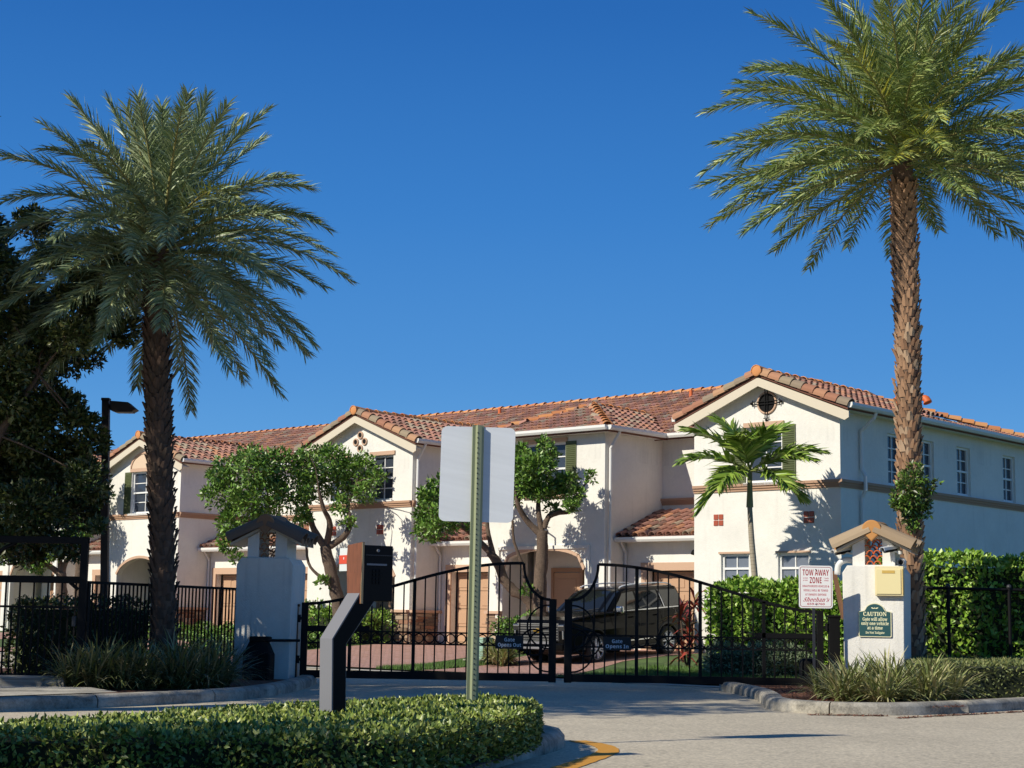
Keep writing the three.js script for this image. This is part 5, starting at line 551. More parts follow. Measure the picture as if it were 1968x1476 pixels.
// ───────── street lamp ─────────
{ const p = at(203, 1240, 29.6), tp = at(208, 770, 29.6), g = thing('street_lamp', 'dark lamp post with one flat head, left of the dark palm', 'street lamp', [p.x, 0.05, p.z]); const h = tp.y - 0.05, dx = tp.x - p.x - 0.04; part(g, 'pole', [bar(V(0, 0, 0), V(dx, h, 0), 0.125, 0.125)], M.lampBrown); part(g, 'base', rb(0.28, 0.2, 0.28, 0.02, 0, 0.1, 0), M.lampBrown); part(g, 'cap', rb(0.15, 0.05, 0.15, 0.01, dx, h + 0.02, 0), M.lampBrown); part(g, 'arm', bx(0.12, 0.07, 0.07, dx + 0.11, h - 0.11, 0), M.lampBrown);
  part(g, 'lamp_head', ext([[0.12, -0.17], [0.12, -0.03], [0.42, -0.05], [0.56, -0.16], [0.5, -0.19], [0.2, -0.2]], 0.26, [], 0.015).translate(dx, h, -0.13), M.lampBrown); part(g, 'lens', bx(0.3, 0.012, 0.22, dx + 0.36, h - 0.212, 0), M.greyPaint);
  const c = g.clone(); c.name = numbered('street_lamp'); c.position.set(-5.35, 0.0, -9.7); c.userData = { label: 'dark lamp post outside the frame at the left, nearest the camera', category: 'street lamp' }; scene.add(c); }
// ───────── parked car: large black three-row SUV, nose towards the gate ─────────
{ // car frame: +z forward, +x its left side, y up
  const fw = H(4.46, -4.24), rw = H(4.46, -1.17), gf = yard(-4.24) + 0.03, gr = yard(-1.17) + 0.03; const mid = H(5.46, -2.7);
  const g = thing('parked_car', 'large black SUV parked on the paver driveway behind the right gate leaf', 'car', [mid.x + 0.2, (gf + gr) / 2 - 0.05, mid.z], HTURN); g.rotation.order = 'YXZ'; g.scale.setScalar(0.945); g.rotation.x = Math.atan2(gr - gf, 3.07);
  const paint = M.phys(0.004, 0.12, 0.22), glass = new THREE.MeshPhysicalMaterial({ color: new THREE.Color().setRGB(0.012, 0.014, 0.016), roughness: 0.05, ior: 1.62, side: THREE.DoubleSide }), chrome = std(0.5, 0.51, 0.53, 0.18, { metalness: 1 }), dark = std(0.015, 0.015, 0.016, 0.6), silver = std(0.8, 0.8, 0.8, 0.35, { metalness: 0.1 }), rubber = std(0.02, 0.02, 0.02, 0.85);
  const WB = 1.535, WR = 0.40, AR = 0.47;
  // lower body side view (z, y) with wheel arches
  const arcPts = (c, y0) => { const o = [], a0 = Math.asin((y0 - WR) / AR); for (let i = 0; i <= 14; i++) { const a = a0 + (Math.PI - 2 * a0) * i / 14; o.push([c + Math.cos(a) * AR, WR + Math.sin(a) * AR]); } return o; };
  const side = [[-2.55, 0.42], [-2.66, 0.5], [-2.66, 0.9], [-2.58, 1.26], [1.06, 1.26], [1.5, 1.235], [2.2, 1.18], [2.52, 1.12], [2.62, 1.02], [2.66, 0.8], [2.66, 0.5], [2.5, 0.34], ...arcPts(WB, 0.34), ...arcPts(-WB, 0.34)];
  const body = new THREE.ExtrudeGeometry(shapeOf(side), { depth: 1.82, bevelEnabled: true, bevelSize: 0.05, bevelThickness: 0.09, bevelSegments: 4, curveSegments: 8 }).translate(0, 0, -0.91).rotateY(-Math.PI / 2);
  { const p = body.attributes.position; for (let i = 0; i < p.count; i++) { const z = p.getZ(i), x = p.getX(i), f = clamp((z - 1.85) / 0.85, 0, 1), b = clamp((-z - 2.1) / 0.6, 0, 1), e = Math.abs(x) > 0.5 ? 1 : 0; p.setX(i, x * (1 - 0.17 * f * f - 0.07 * b * b)); p.setZ(i, z - 0.09 * f * e); } body.computeVertexNormals(); }
  const bm = part(g, 'body', body, paint);
  // greenhouse: stacked rounded outlines
  const lev = [[1.2, 1.12, -2.6, 0.965], [1.34, 0.92, -2.58, 0.945], [1.55, 0.62, -2.52, 0.875], [1.72, 0.36, -2.46, 0.815], [1.82, 0.16, -2.42, 0.77], [1.865, -0.06, -2.34, 0.70], [1.885, -0.4, -2.1, 0.5]];
  const ring = ([y, zf, zr, hw]) => { const o = [], n = 40, zm = (zf + zr) / 2, hz = (zf - zr) / 2; for (let i = 0; i < n; i++) { const a = i / n * TAU, c = Math.cos(a), s = Math.sin(a), e = 2 / 9; o.push([Math.sign(s) * Math.pow(Math.abs(s), e) * hw, y, zm + Math.sign(c) * Math.pow(Math.abs(c), e) * hz]); } return o; };
  { const pos = [], idx = [], n = 40; for (const l of lev) for (const p of ring(l)) pos.push(...p); for (let i = 0; i < lev.length - 1; i++) for (let j = 0; j < n; j++) { const a = i * n + j, b = i * n + (j + 1) % n; idx.push(a, b, a + n, b, b + n, a + n); } const c = pos.length / 3; pos.push(0, 1.905, -1.2); for (let j = 0; j < n; j++) idx.push((lev.length - 1) * n + j, (lev.length - 1) * n + (j + 1) % n, c); const q = new THREE.BufferGeometry(); q.setAttribute('position', new THREE.Float32BufferAttribute(pos, 3)); q.setIndex(idx); q.computeVertexNormals(); part(g, 'cabin', q, paint); }
  const at2 = (k, y) => { let i = 0; while (i < lev.length - 2 && y > lev[i + 1][0]) i++; const f = (y - lev[i][0]) / (lev[i + 1][0] - lev[i][0]); return lerp(lev[i][k], lev[i + 1][k], f); };
  const sideGlass = (pts, sx, name, mat, off = 0.012) => { const q = []; const sub = []; for (let i = 0; i < pts.length; i++) { const a = pts[i], b = pts[(i + 1) % pts.length]; for (let k = 0; k < 4; k++) sub.push([lerp(a[0], b[0], k / 4), lerp(a[1], b[1], k / 4)]); } const sg = new THREE.ShapeGeometry(shapeOf(sub)); const p = sg.attributes.position; for (let i = 0; i < p.count; i++) { const z = p.getX(i), y = p.getY(i); p.setXYZ(i, sx * (at2(3, y) + off), y, z); } sg.computeVertexNormals(); return part(g, numberedIn(g, name), sg, mat); };
  for (const sx of [1, -1]) { sideGlass([[0.78, 1.31], [0.42, 1.56], [0.2, 1.74], [-0.28, 1.77], [-0.3, 1.31]], sx, 'window', glass); sideGlass([[-0.38, 1.31], [-0.36, 1.77], [-1.28, 1.77], [-1.4, 1.31]], sx, 'window', glass); sideGlass([[-1.52, 1.31], [-1.42, 1.77], [-2.2, 1.75], [-2.38, 1.34]], sx, 'window', glass);
    sideGlass([[0.86, 1.265], [0.84, 1.295], [-2.42, 1.315], [-2.44, 1.285]], sx, 'window_trim', chrome, 0.02); sideGlass([[-1.44, 1.31], [-1.36, 1.77], [-1.395, 1.77], [-1.49, 1.31]], sx, 'window_trim', chrome, 0.018);
    part(g, numberedIn(g, 'roof_rail'), limb([V(sx * 0.66, 1.88, 0.1), V(sx * 0.67, 1.93, -0.1), V(sx * 0.67, 1.935, -1.9), V(sx * 0.66, 1.88, -2.2)], 0.022, 0.022, 12, 6), silver);
    const mg = new THREE.Group(); mg.name = numberedIn(g, 'mirror'); g.add(mg); part(mg, 'shell', rb(0.26, 0.2, 0.13, 0.05, sx * 1.13, 1.34, 0.72), chrome); part(mg, 'stalk', bx(0.1, 0.05, 0.08, sx * 0.99, 1.29, 0.72), paint);
    part(g, numberedIn(g, 'running_board'), rb(0.12, 0.05, 2.0, 0.02, sx * 1.02, 0.36, 0), dark);
    for (const z of [0.0, -1.05]) part(g, numberedIn(g, 'door_handle'), rb(0.03, 0.035, 0.22, 0.012, sx * 1.015, 1.13, z - 0.1), paint);
    for (const z of [0.72, -0.34, -1.36]) part(g, numberedIn(g, 'door_seam'), bx(0.004, 0.78, 0.012, sx * 1.0005, 0.84, z), dark);
    part(g, numberedIn(g, 'arch_trim'), new THREE.TorusGeometry(AR + 0.02, 0.028, 6, 24, Math.PI).rotateY(Math.PI / 2).translate(sx * 0.985, WR, WB), dark); part(g, numberedIn(g, 'arch_trim'), new THREE.TorusGeometry(AR + 0.02, 0.028, 6, 24, Math.PI).rotateY(Math.PI / 2).translate(sx * 0.985, WR, -WB), dark);
    part(g, numberedIn(g, 'sill_trim'), bx(0.012, 0.03, 1.9, sx * 1.005, 0.52, 0), chrome);
    for (const wz of [WB, -WB]) { const w = new THREE.Group(); w.name = numberedIn(g, 'wheel'); w.position.set(sx * 0.9, WR, wz); w.rotation.y = sx > 0 ? 0 : Math.PI; w.rotation.x = 0.3; g.add(w); part(w, 'tyre', new THREE.LatheGeometry([[0.25, -0.12], [0.36, -0.125], [0.395, -0.09], [0.402, 0], [0.395, 0.09], [0.36, 0.125], [0.27, 0.11]].map((p) => new THREE.Vector2(p[0], p[1])), 36).rotateZ(Math.PI / 2), rubber);
      part(w, 'rim', [new THREE.TorusGeometry(0.27, 0.022, 8, 36).rotateY(Math.PI / 2).translate(0.1, 0, 0), new THREE.CylinderGeometry(0.05, 0.06, 0.05, 16).rotateZ(Math.PI / 2).translate(0.09, 0, 0)], silver); part(w, 'barrel', new THREE.CylinderGeometry(0.27, 0.27, 0.16, 28, 1).rotateZ(Math.PI / 2).translate(-0.03, 0, 0), dark);
      for (let i = 0; i < 6; i++) for (const o of [-0.17, 0.17]) { const a = i / 6 * TAU, b = a + o; part(w, numberedIn(w, 'spoke'), bar(V(0.1, Math.cos(a + o * 0.5) * 0.05, Math.sin(a + o * 0.5) * 0.05), V(0.105, Math.cos(b) * 0.262, Math.sin(b) * 0.262), 0.03, 0.034), silver); } } }
  // windscreen and rear glass
  const endGlass = (k, name, w0, w1, y0, y1, off) => { const q = new THREE.BufferGeometry(), pos = [], idx = [], n = 6; for (let i = 0; i <= n; i++) { const f = i / n, y = lerp(y0, y1, f), w = lerp(w0, w1, f), z = at2(k, y) + off; pos.push(-w, y, z - 0.05 * Math.sign(off), -w * 0.5, y, z - 0.008 * Math.sign(off), 0, y, z, w * 0.5, y, z - 0.008 * Math.sign(off), w, y, z - 0.05 * Math.sign(off)); if (i) for (let j = 0; j < 4; j++) { const a = (i - 1) * 5 + j; idx.push(a, a + 1, a + 5, a + 1, a + 6, a + 5); } } q.setAttribute('position', new THREE.Float32BufferAttribute(pos, 3)); q.setIndex(idx); q.computeVertexNormals(); part(g, name, q, glass); };
  endGlass(1, 'windscreen', 0.86, 0.7, 1.3, 1.8, 0.02); endGlass(2, 'rear_window', 0.8, 0.66, 1.3, 1.78, -0.02);
  // face
  const zf = 2.625; const gr2 = new THREE.Group(); gr2.name = 'grille'; g.add(gr2); part(gr2, 'recess', bx(1.36, 0.42, 0.03, 0, 0.86, zf), dark); for (let i = 0; i < 6; i++) part(gr2, numberedIn(gr2, 'grille_bar'), bx(1.3, 0.022, 0.03, 0, 0.69 + i * 0.068, zf + 0.015), chrome); part(gr2, 'grille_frame', [bx(1.38, 0.03, 0.05, 0, 1.075, zf + 0.01), bx(1.2, 0.03, 0.05, 0, 0.64, zf + 0.01)], chrome);
  const bow = [[-0.15, -0.012], [-0.06, -0.012], [-0.052, -0.045], [0.035, -0.045], [0.045, -0.012], [0.15, -0.012], [0.137, 0.035], [0.047, 0.035], [0.04, 0.06], [-0.047, 0.06], [-0.055, 0.035], [-0.14, 0.035]]; part(gr2, 'emblem', ext(bow, 0.02, [], 0.004).translate(0, 0.90, zf + 0.03), std(0.62, 0.38, 0.07, 0.3, { metalness: 0.8 }));
  for (const sx of [1, -1]) { const h = new THREE.Group(); h.name = numberedIn(g, 'headlight'); g.add(h); part(h, 'housing', rb(0.24, 0.2, 0.2, 0.04, sx * 0.76, 0.98, 2.54), glass); part(h, 'lamp', [rb(0.2, 0.05, 0.02, 0.01, sx * 0.75, 1.03, 2.645), rb(0.05, 0.22, 0.02, 0.01, sx * 0.8, 0.80, 2.63)], chrome); part(g, numberedIn(g, 'fog_light'), rb(0.18, 0.08, 0.03, 0.015, sx * 0.7, 0.53, 2.66), chrome); part(g, numberedIn(g, 'tail_light'), rb(0.12, 0.5, 0.06, 0.02, sx * 0.9, 1.0, -2.7), std(0.3, 0.01, 0.01, 0.2)); }
  part(g, 'front_bumper', [rb(1.66, 0.22, 0.14, 0.06, 0, 0.5, 2.61)], paint); part(g, 'skid_trim', [rb(1.15, 0.07, 0.05, 0.02, 0, 0.47, 2.685), bx(1.1, 0.05, 0.03, 0, 0.60, 2.683)], M.greyPaint);
  part(g, 'rear_bumper', rb(1.96, 0.28, 0.12, 0.05, 0, 0.55, -2.74), paint); part(g, 'underside', bx(1.6, 0.14, 4.6, 0, 0.36, 0), dark);
  part(g, 'wipers', [bar(V(-0.6, 1.3, 1.02), V(0.0, 1.38, 0.9), 0.02, 0.015), bar(V(0.05, 1.3, 1.02), V(0.6, 1.38, 0.9), 0.02, 0.015)], dark); }
// ───────── hedges ─────────
hedge('island_hedge', 'low clipped boxwood hedge filling the kerbed island in the foreground', 'hedge', { foot: [[-3.7, 11.15], [-2.2, 11.3], [-1.05, 11.5], [-0.74, 11.75], [-0.05, 13.9], [0.2, 14.95], [0.29, 15.6], [0.3, 16.4], [0.24, 17.1], [0.05, 17.45], [-0.45, 17.3], [-2.2, 14.7], [-3.9, 12.05], [-4.6, 11.2]], y0: 0.1, y1: 0.445, n: 40000, size: 0.052, palette: GREEN.box, seed: 11, round: 0.07, lumps: 0.012, leafW: 0.55, leafMat: LEAFMAT });
hedge('clusia_hedge', 'tall bright green broad-leaved hedge behind the fence, right of the palm', 'hedge', { foot: [[7.6, 32.7], [13.5, 32.4], [13.5, 34.0], [7.6, 34.2]], y0: 0.15, y1: 2.62, n: 15000, size: 0.125, palette: GREEN.clusia, seed: 12, round: 0.25, lumps: 0.07, leafW: 0.62 });
hedge('clusia_hedge', 'bright green broad-leaved hedge below the end house windows, behind the right gate leaf', 'hedge', { foot: [[4.45, 37.0], [6.0, 35.6], [7.4, 34.6], [8.4, 35.6], [6.8, 37.0], [5.2, 38.3]], y0: 0.1, y1: 2.12, n: 13000, size: 0.125, palette: GREEN.clusia, seed: 13, round: 0.25, lumps: 0.07, leafW: 0.6 });
hedge('juniper_shrub', 'low grey green spreading shrub at the foot of the hedge behind the right gate leaf', 'shrub', { foot: [[4.25, 36.0], [5.4, 34.7], [6.2, 34.5], [6.3, 35.2], [5.2, 36.5], [4.5, 36.9]], y0: 0.05, y1: 0.78, n: 5000, size: 0.09, palette: GREEN.grey, seed: 14, round: 0.35, lumps: 0.08, leafW: 0.3, leafMat: LEAFDULL });
hedge('box_hedge', 'low dark clipped hedge beside the right pillar, above the curved kerb', 'hedge', { foot: [[6.65, 27.0], [8.6, 27.4], [14, 29.4], [14, 33.5], [7.3, 31.2]], y0: 0.08, y1: 0.66, n: 22000, size: 0.06, palette: [[0.13, 0.16, 0.045], [0.10, 0.13, 0.035], [0.18, 0.19, 0.06]], seed: 15, round: 0.08, lumps: 0.012, leafW: 0.5, leafMat: LEAFDULL });
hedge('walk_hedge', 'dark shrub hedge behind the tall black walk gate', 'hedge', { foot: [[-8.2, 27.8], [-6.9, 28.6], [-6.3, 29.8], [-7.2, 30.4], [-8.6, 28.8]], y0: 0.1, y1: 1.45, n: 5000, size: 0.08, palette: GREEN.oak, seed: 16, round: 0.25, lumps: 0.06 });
const tsPoly = (l) => l.map(([t, s]) => { const p = H(t, s); return [p.x, -p.z]; });
hedge('door_hedge', 'green rounded shrubs in front of the gabled house with four vents', 'shrub', { foot: tsPoly([[15.4, -1.6], [18.6, -1.6], [18.6, -0.2], [15.4, -0.2]]), y0: 0.35, y1: 1.5, n: 3600, size: 0.12, palette: GREEN.clusia, seed: 17, round: 0.4, lumps: 0.14 });
hedge('border_hedge', 'low green border planting along the pavers, in front of the gabled house with four vents', 'shrub', { foot: tsPoly([[15.6, -4.6], [19, -5.2], [19, -2.0], [15.4, -1.9]]), y0: 0.2, y1: 0.72, n: 3000, size: 0.1, palette: GREEN.fresh, seed: 18, round: 0.25, lumps: 0.1 });
hedge('door_hedge', 'small round green shrub just left of the front of the black car', 'shrub', { foot: tsPoly([[7.7, -2.9], [8.8, -2.9], [8.8, -1.6], [7.7, -1.6]]), y0: 0.3, y1: 1.3, n: 2600, size: 0.1, palette: GREEN.fresh, seed: 19, round: 0.4, lumps: 0.1 });
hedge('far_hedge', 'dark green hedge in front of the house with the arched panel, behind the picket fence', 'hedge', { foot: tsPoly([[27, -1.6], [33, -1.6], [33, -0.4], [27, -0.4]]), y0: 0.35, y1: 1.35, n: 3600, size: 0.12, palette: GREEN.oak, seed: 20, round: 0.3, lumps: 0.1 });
hedge('far_hedge', 'low bright hedge seen between the pickets right of the dark palm', 'hedge', { foot: tsPoly([[20, -2.2], [25.6, -2.2], [25.6, -1.4], [20, -1.4]]), y0: 0.3, y1: 0.85, n: 2600, size: 0.11, palette: GREEN.fresh, seed: 21, round: 0.25, lumps: 0.08 });
hedge('added_hedge', 'added green shrubs along the end house wall, right of the red plant', 'shrub', { foot: tsPoly([[-0.2, -1.1], [1.9, -1.1], [1.9, -0.15], [-0.2, -0.15]]), y0: 0.35, y1: 1.45, n: 4200, size: 0.11, palette: GREEN.fresh, seed: 22, round: 0.25, lumps: 0.1 });  // shrubs added for their dark reflection in the parked car
// utility box by the driveway
{ const p = H(7.35, -4.9, yard(-4.9)); const g = thing('utility_box', 'pale green utility cabinet on the grass beside the driveway', 'utility box', [p.x, p.y, p.z], HTURN); part(g, 'pad', bx(0.7, 0.08, 0.6, 0, 0.04, 0), M.concrete); part(g, 'cabinet', rb(0.42, 0.5, 0.36, 0.02, 0, 0.32, 0), std(0.30, 0.46, 0.36, 0.6)); part(g, 'lid', rb(0.45, 0.06, 0.39, 0.02, 0, 0.59, 0), std(0.33, 0.48, 0.38, 0.6)); }
// ───────── strap-leaved tufts, grass ─────────
{ const r = rngOf(31), c = []; for (const [X, D, k] of [[5.05, 25.0, 0.9], [5.5, 24.6, 0.85], [5.9, 25.3, 1], [6.35, 25.2, 0.95], [5.3, 25.9, 1], [5.9, 26.3, 1.05], [6.5, 26.2, 1.0], [6.9, 26.1, 0.9], [4.95, 26.1, 0.75], [6.2, 26.9, 1], [5.6, 26.9, 0.9], [6.9, 26.8, 0.9]]) c.push([W(X, 0.1, D), k]); solo('border_grass', blades(c, r, 0.82, 230, 0.0095), BLADEMAT, 'sunlit strap-leaved border grass at the foot of the sunlit pillar', 'border grass', null, 'stuff').userData.kind = 'stuff'; }
{ const r = rngOf(32), c = []; for (let i = 0; i < 20; i++) c.push([W(-6.6 + (i % 10) * 0.21 + r() * 0.2, 0.1, 24.9 + Math.floor(i / 10) * 1.1 + (i % 10) * 0.12 + r() * 0.4), 0.8 + r() * 0.35, 0.7]); solo('border_grass', blades(c, r, 0.85, 190, 0.0095), BLADEMAT, 'shaded strap-leaved border grass around the foot of the dark palm', 'border grass', null, 'stuff').userData.kind = 'stuff'; }  // blade colours darkened to deepen the shade on this bed
{ const r = rngOf(33), c = []; const p0 = H(6.3, -5.6, yard(-5.6)), p1 = H(7.0, -5.0, yard(-5)); for (let i = 0; i < 5; i++) c.push([p0.clone().lerp(p1, i / 4).add(V(r() * 0.4, 0, r() * 0.4)), 0.75]); solo('ornamental_grass', blades(c, r, 0.95, 110, 0.018), BLADEMAT, 'tuft of green ornamental grass beside the front bumper of the black car', 'grass tuft'); }
{ // short blades along the edges of the lawn strips nearest the gate
  const r = rngOf(34), pos = [], col = [], idx = []; const patch = (t0, t1, s0, s1, n) => { for (let i = 0; i < n; i++) { const t = lerp(t0, t1, r()), s = lerp(s0, s1, r()), p = H(t, s, yard(s) + 0.01), a = r() * TAU, h = 0.05 + r() * 0.07, w = 0.007, k = 0.6 + r() * 0.8, o = pos.length / 3; pos.push(p.x - Math.cos(a) * w, p.y, p.z - Math.sin(a) * w, p.x + Math.cos(a) * w, p.y, p.z + Math.sin(a) * w, p.x + (r() - 0.5) * 0.06, p.y + h, p.z + (r() - 0.5) * 0.06); for (let q = 0; q < 3; q++) col.push(0.09 * k, 0.17 * k, 0.03 * k); idx.push(o, o + 1, o + 2); } };
  patch(-4, 2.4, -8, -4.5, 26000); patch(6.5, 7.9, -8, -5, 9000); patch(17, 19.8, -8, -5.5, 8000);
  const g = new THREE.BufferGeometry(); g.setAttribute('position', new THREE.Float32BufferAttribute(pos, 3)); g.setAttribute('color', new THREE.Float32BufferAttribute(col, 3)); g.setIndex(idx); g.computeVertexNormals(); solo('grass', g, BLADEMAT, 'short green lawn grass along the driveway behind the gate', 'grass', null, 'stuff').userData.kind = 'stuff'; }
// ───────── red cordyline ─────────
{ const r = rngOf(35), p = at(1322, 1285, 38.2), g = thing('cordyline', 'red leaved plant beside the rear of the black car', 'plant', [p.x, yard(-4.5), p.z]); const stems = [], pos = [], col = [], idx = []; const heads = [[0, 1.0, 0], [0.15, 1.55, 0.05], [-0.2, 1.3, 0.1], [0.7, 1.15, 0.0], [0.05, 0.6, 0.15], [-0.12, 0.35, 0.1]]; for (const [x, y, z] of heads) { stems.push(limb([V(x * 0.2, 0, z * 0.3), V(x * 0.6, y * 0.5, z), V(x, y, z)], 0.025, 0.014, 6, 6)); for (let i = 0; i < 26; i++) { const a = r() * TAU, e = -0.5 + r() * 1.7, L = 0.38 + r() * 0.25, d = V(Math.cos(a) * Math.cos(e), Math.sin(e), Math.sin(a) * Math.cos(e)), sd = V(-Math.sin(a), 0, Math.cos(a)), o = pos.length / 3, p1 = V(x, y - r() * 0.25, z), m = p1.clone().addScaledVector(d, L * 0.5), t = m.clone().addScaledVector(d.clone().add(V(0, -0.5, 0)).normalize(), L * 0.5); for (const [q, w] of [[p1, 0.012], [m, 0.038], [t, 0.004]]) pos.push(q.x + sd.x * w, q.y, q.z + sd.z * w, q.x - sd.x * w, q.y, q.z - sd.z * w); const c = r() < 0.62 ? [0.34, 0.06, 0.04] : r() < 0.5 ? [0.20, 0.16, 0.06] : [0.16, 0.03, 0.03], k = 0.6 + r() * 0.7; for (let q = 0; q < 6; q++) col.push(c[0] * k, c[1] * k, c[2] * k); idx.push(o, o + 1, o + 2, o + 1, o + 3, o + 2, o + 2, o + 3, o + 4, o + 3, o + 5, o + 4); } } const q = new THREE.BufferGeometry(); q.setAttribute('position', new THREE.Float32BufferAttribute(pos, 3)); q.setAttribute('color', new THREE.Float32BufferAttribute(col, 3)); q.setIndex(idx); q.computeVertexNormals(); part(g, 'stems', stems, M.bark); part(g, 'leaves', q, BLADEMAT); }

// ───────── palms ─────────
const phx = [[0.22, 0.295, 0.08], [0.27, 0.34, 0.095], [0.15, 0.215, 0.065], [0.37, 0.41, 0.14]];
datePalm('date_palm', 'tall sunlit date palm with a brown scaly trunk behind the right pillar', { pts: [at(1757, 1262, 31.2), at(1750, 1050, 31.2), at(1746, 800, 31.2), at(1742, 560, 31.2), at(1735, 350, 31.2)].map((p, i) => i ? p : V(p.x, 0.05, p.z)), r0: 0.195, r1: 0.215, crownAt: at(1735, 300, 31.2), L: 3.75, eMin: -0.3, droopK: 1.2, count: 92, seed: 101, cols: phx, yellow: 0.15, rings: 74, perRing: 11, boots: M.boot, leaf: 0.64, nLeaf: 120, leafW: 0.025 });
datePalm('date_palm', 'shaded date palm with a dark trunk left of the shaded pillar', { pts: [at(318, 1250, 28), at(313, 1050, 28), at(305, 850, 28), at(301, 700, 28), at(303, 545, 28)].map((p, i) => i ? p : V(p.x, 0.05, p.z)), r0: 0.19, r1: 0.2, crownAt: at(310, 488, 28), L: 3.1, count: 88, seed: 102, cols: [[0.25, 0.32, 0.15], [0.31, 0.38, 0.20], [0.18, 0.24, 0.10], [0.40, 0.46, 0.26]], yellow: 0.05, rings: 60, perRing: 11, boots: [std(0.11, 0.07, 0.05, 0.95), std(0.08, 0.055, 0.04, 0.95)], leaf: 0.58, nLeaf: 112, leafW: 0.024, eMin: -0.62, droopK: 1.45, upK: 0.55 });  // leaf bases coloured dark to carry the shade on this trunk
{ // slender feather palm in front of the end house
  const r = rngOf(103), b = at(1456, 1240, 39), base = V(b.x, yard(-3) + 0.02, b.z), g = thing('feather_palm', 'small feather palm with a slim grey trunk in front of the end house', 'palm tree', [base.x, base.y, base.z]); const P = [at(1456, 1240, 39), at(1452, 1130, 39), at(1444, 1030, 39), at(1441, 975, 39)].map((p) => p.clone().sub(base)); P[0].set(0, -0.05, 0); part(g, 'trunk', limb(P, 0.085, 0.06, 18, 10), M.smoothPalm); const top = P[3]; part(g, 'crownshaft', limb([top, at(1441, 940, 39).sub(base), at(1441, 900, 39).sub(base)], 0.085, 0.045, 8, 10), std(0.22, 0.24, 0.10, 0.5)); const cr = at(1441, 905, 39).sub(base);
  const F = [[0.05, 0.6, 1.0], [0.5, 1.15, 0.85], [2.95, 0.9, 1.0], [3.5, 0.4, 1.0], [2.5, 1.3, 0.85], [5.6, 0.45, 0.9], [4.3, 0.85, 0.8], [0.25, -0.1, 0.8], [3.2, -0.35, 0.85], [1.6, 0.9, 0.8], [5.1, 1.2, 0.65], [2.0, 0.1, 0.8], [5.2, 0.0, 0.85], [4.0, 0.0, 0.8]];
  for (const [az, e, k] of F) { const m = part(g, numberedIn(g, 'frond'), frond(r, { L: 1.85 * k, e0: e, droop: 0.8, leaf: 0.72, n: 46, w: 0.075, plume: 0.6, fwd: 1.0, tipFwd: 0.6, bare: 0.16, sag: 0.35, rib: 0.022, ribCol: [0.2, 0.24, 0.06], cols: [[0.20, 0.31, 0.04], [0.26, 0.38, 0.055], [0.13, 0.23, 0.03], [0.36, 0.45, 0.10]] }), FRONDMAT); m.position.copy(cr); m.rotation.y = az; } }

// ───────── trees ─────────
const px = (l, D, sc) => l.map(([x, y, r, dd = 0]) => [at(x, y, D + dd), r * D / FOC]);
const jit = (l, seed, amp) => { const r = rngOf(seed); return l.map(([x, y, q]) => [x, y, q, (r() - 0.5) * amp]); };
const pts = (l, D) => l.map(([x, y, dd = 0]) => at(x, y, D + dd));
{ const D = 50; tree('shade_tree', 'spreading green tree with forked brown trunk in front of the gabled house with four vents', 'tree', { base: at(655, 1225, D).setY(0.3), trunk: [{ pts: pts([[657, 1240], [650, 1160], [636, 1100], [625, 1050]], D), r0: 0.22, r1: 0.17 }], limbs: [{ pts: pts([[625, 1052], [602, 1015], [596, 990, 0.3], [575, 950, 0.6]], D), r0: 0.13, r1: 0.05 }, { pts: pts([[627, 1050], [634, 1005, -0.2], [622, 978, -0.4], [612, 940, -0.6]], D), r0: 0.11, r1: 0.045 }, { pts: pts([[634, 1050], [665, 1027], [673, 1000, 0.3], [668, 975, 0.4], [684, 930, 0.5]], D), r0: 0.12, r1: 0.045 }, { pts: pts([[600, 1010], [560, 960], [500, 930], [460, 930]], D), r0: 0.06, r1: 0.025 }, { pts: pts([[650, 1130], [615, 1108], [594, 1085], [588, 1040]], D), r0: 0.07, r1: 0.035 }],
  clusters: px(jit([[440, 905, 32], [430, 952, 40], [446, 1005, 32], [440, 1042, 24], [482, 895, 42], [492, 960, 46], [532, 905, 44], [552, 955, 42], [590, 900, 40], [600, 942, 36], [640, 890, 40], [650, 930, 38], [690, 908, 40], [702, 948, 26], [722, 918, 18], [580, 992, 22], [655, 972, 20], [668, 1003, 14], [455, 1072, 15], [622, 1120, 14], [476, 878, 18], [590, 866, 14], [520, 1000, 24], [412, 915, 14]], 201, 2.4), D), leaves: 13000, size: 0.15, palette: GREEN.fresh, seed: 301 }); }
{ const D = 45.2; tree('shade_tree', 'small pruned green tree standing right of the blank sign, its trunk behind the black car', 'tree', { base: at(1038, 1230, D).setY(0.2), trunk: [{ pts: pts([[1036, 1240], [1038, 1130], [1042, 1060], [1043, 1020]], D), r0: 0.19, r1: 0.15 }], limbs: [{ pts: pts([[1042, 1025], [1035, 985], [1035, 955, 0.2], [1040, 900, 0.3]], D), r0: 0.1, r1: 0.04 }, { pts: pts([[1040, 1028], [1014, 1002], [996, 972, -0.2], [990, 930, -0.2]], D), r0: 0.11, r1: 0.05 }, { pts: pts([[1045, 1015], [1055, 992], [1076, 985, 0.2], [1100, 982, 0.2], [1110, 955, 0.2], [1130, 922, 0.2]], D), r0: 0.1, r1: 0.022 }],
  clusters: px(jit([[1030, 900, 36], [1052, 870, 22], [1046, 850, 13], [1010, 888, 26], [1002, 928, 30], [1040, 938, 30], [1074, 940, 20], [1090, 928, 22], [1108, 950, 17], [1134, 916, 11], [1100, 972, 16], [1060, 978, 12], [1000, 868, 16], [975, 925, 20], [1012, 1133, 10]], 202, 1.6), D), leaves: 6200, size: 0.135, palette: GREEN.fresh, seed: 302 }); }
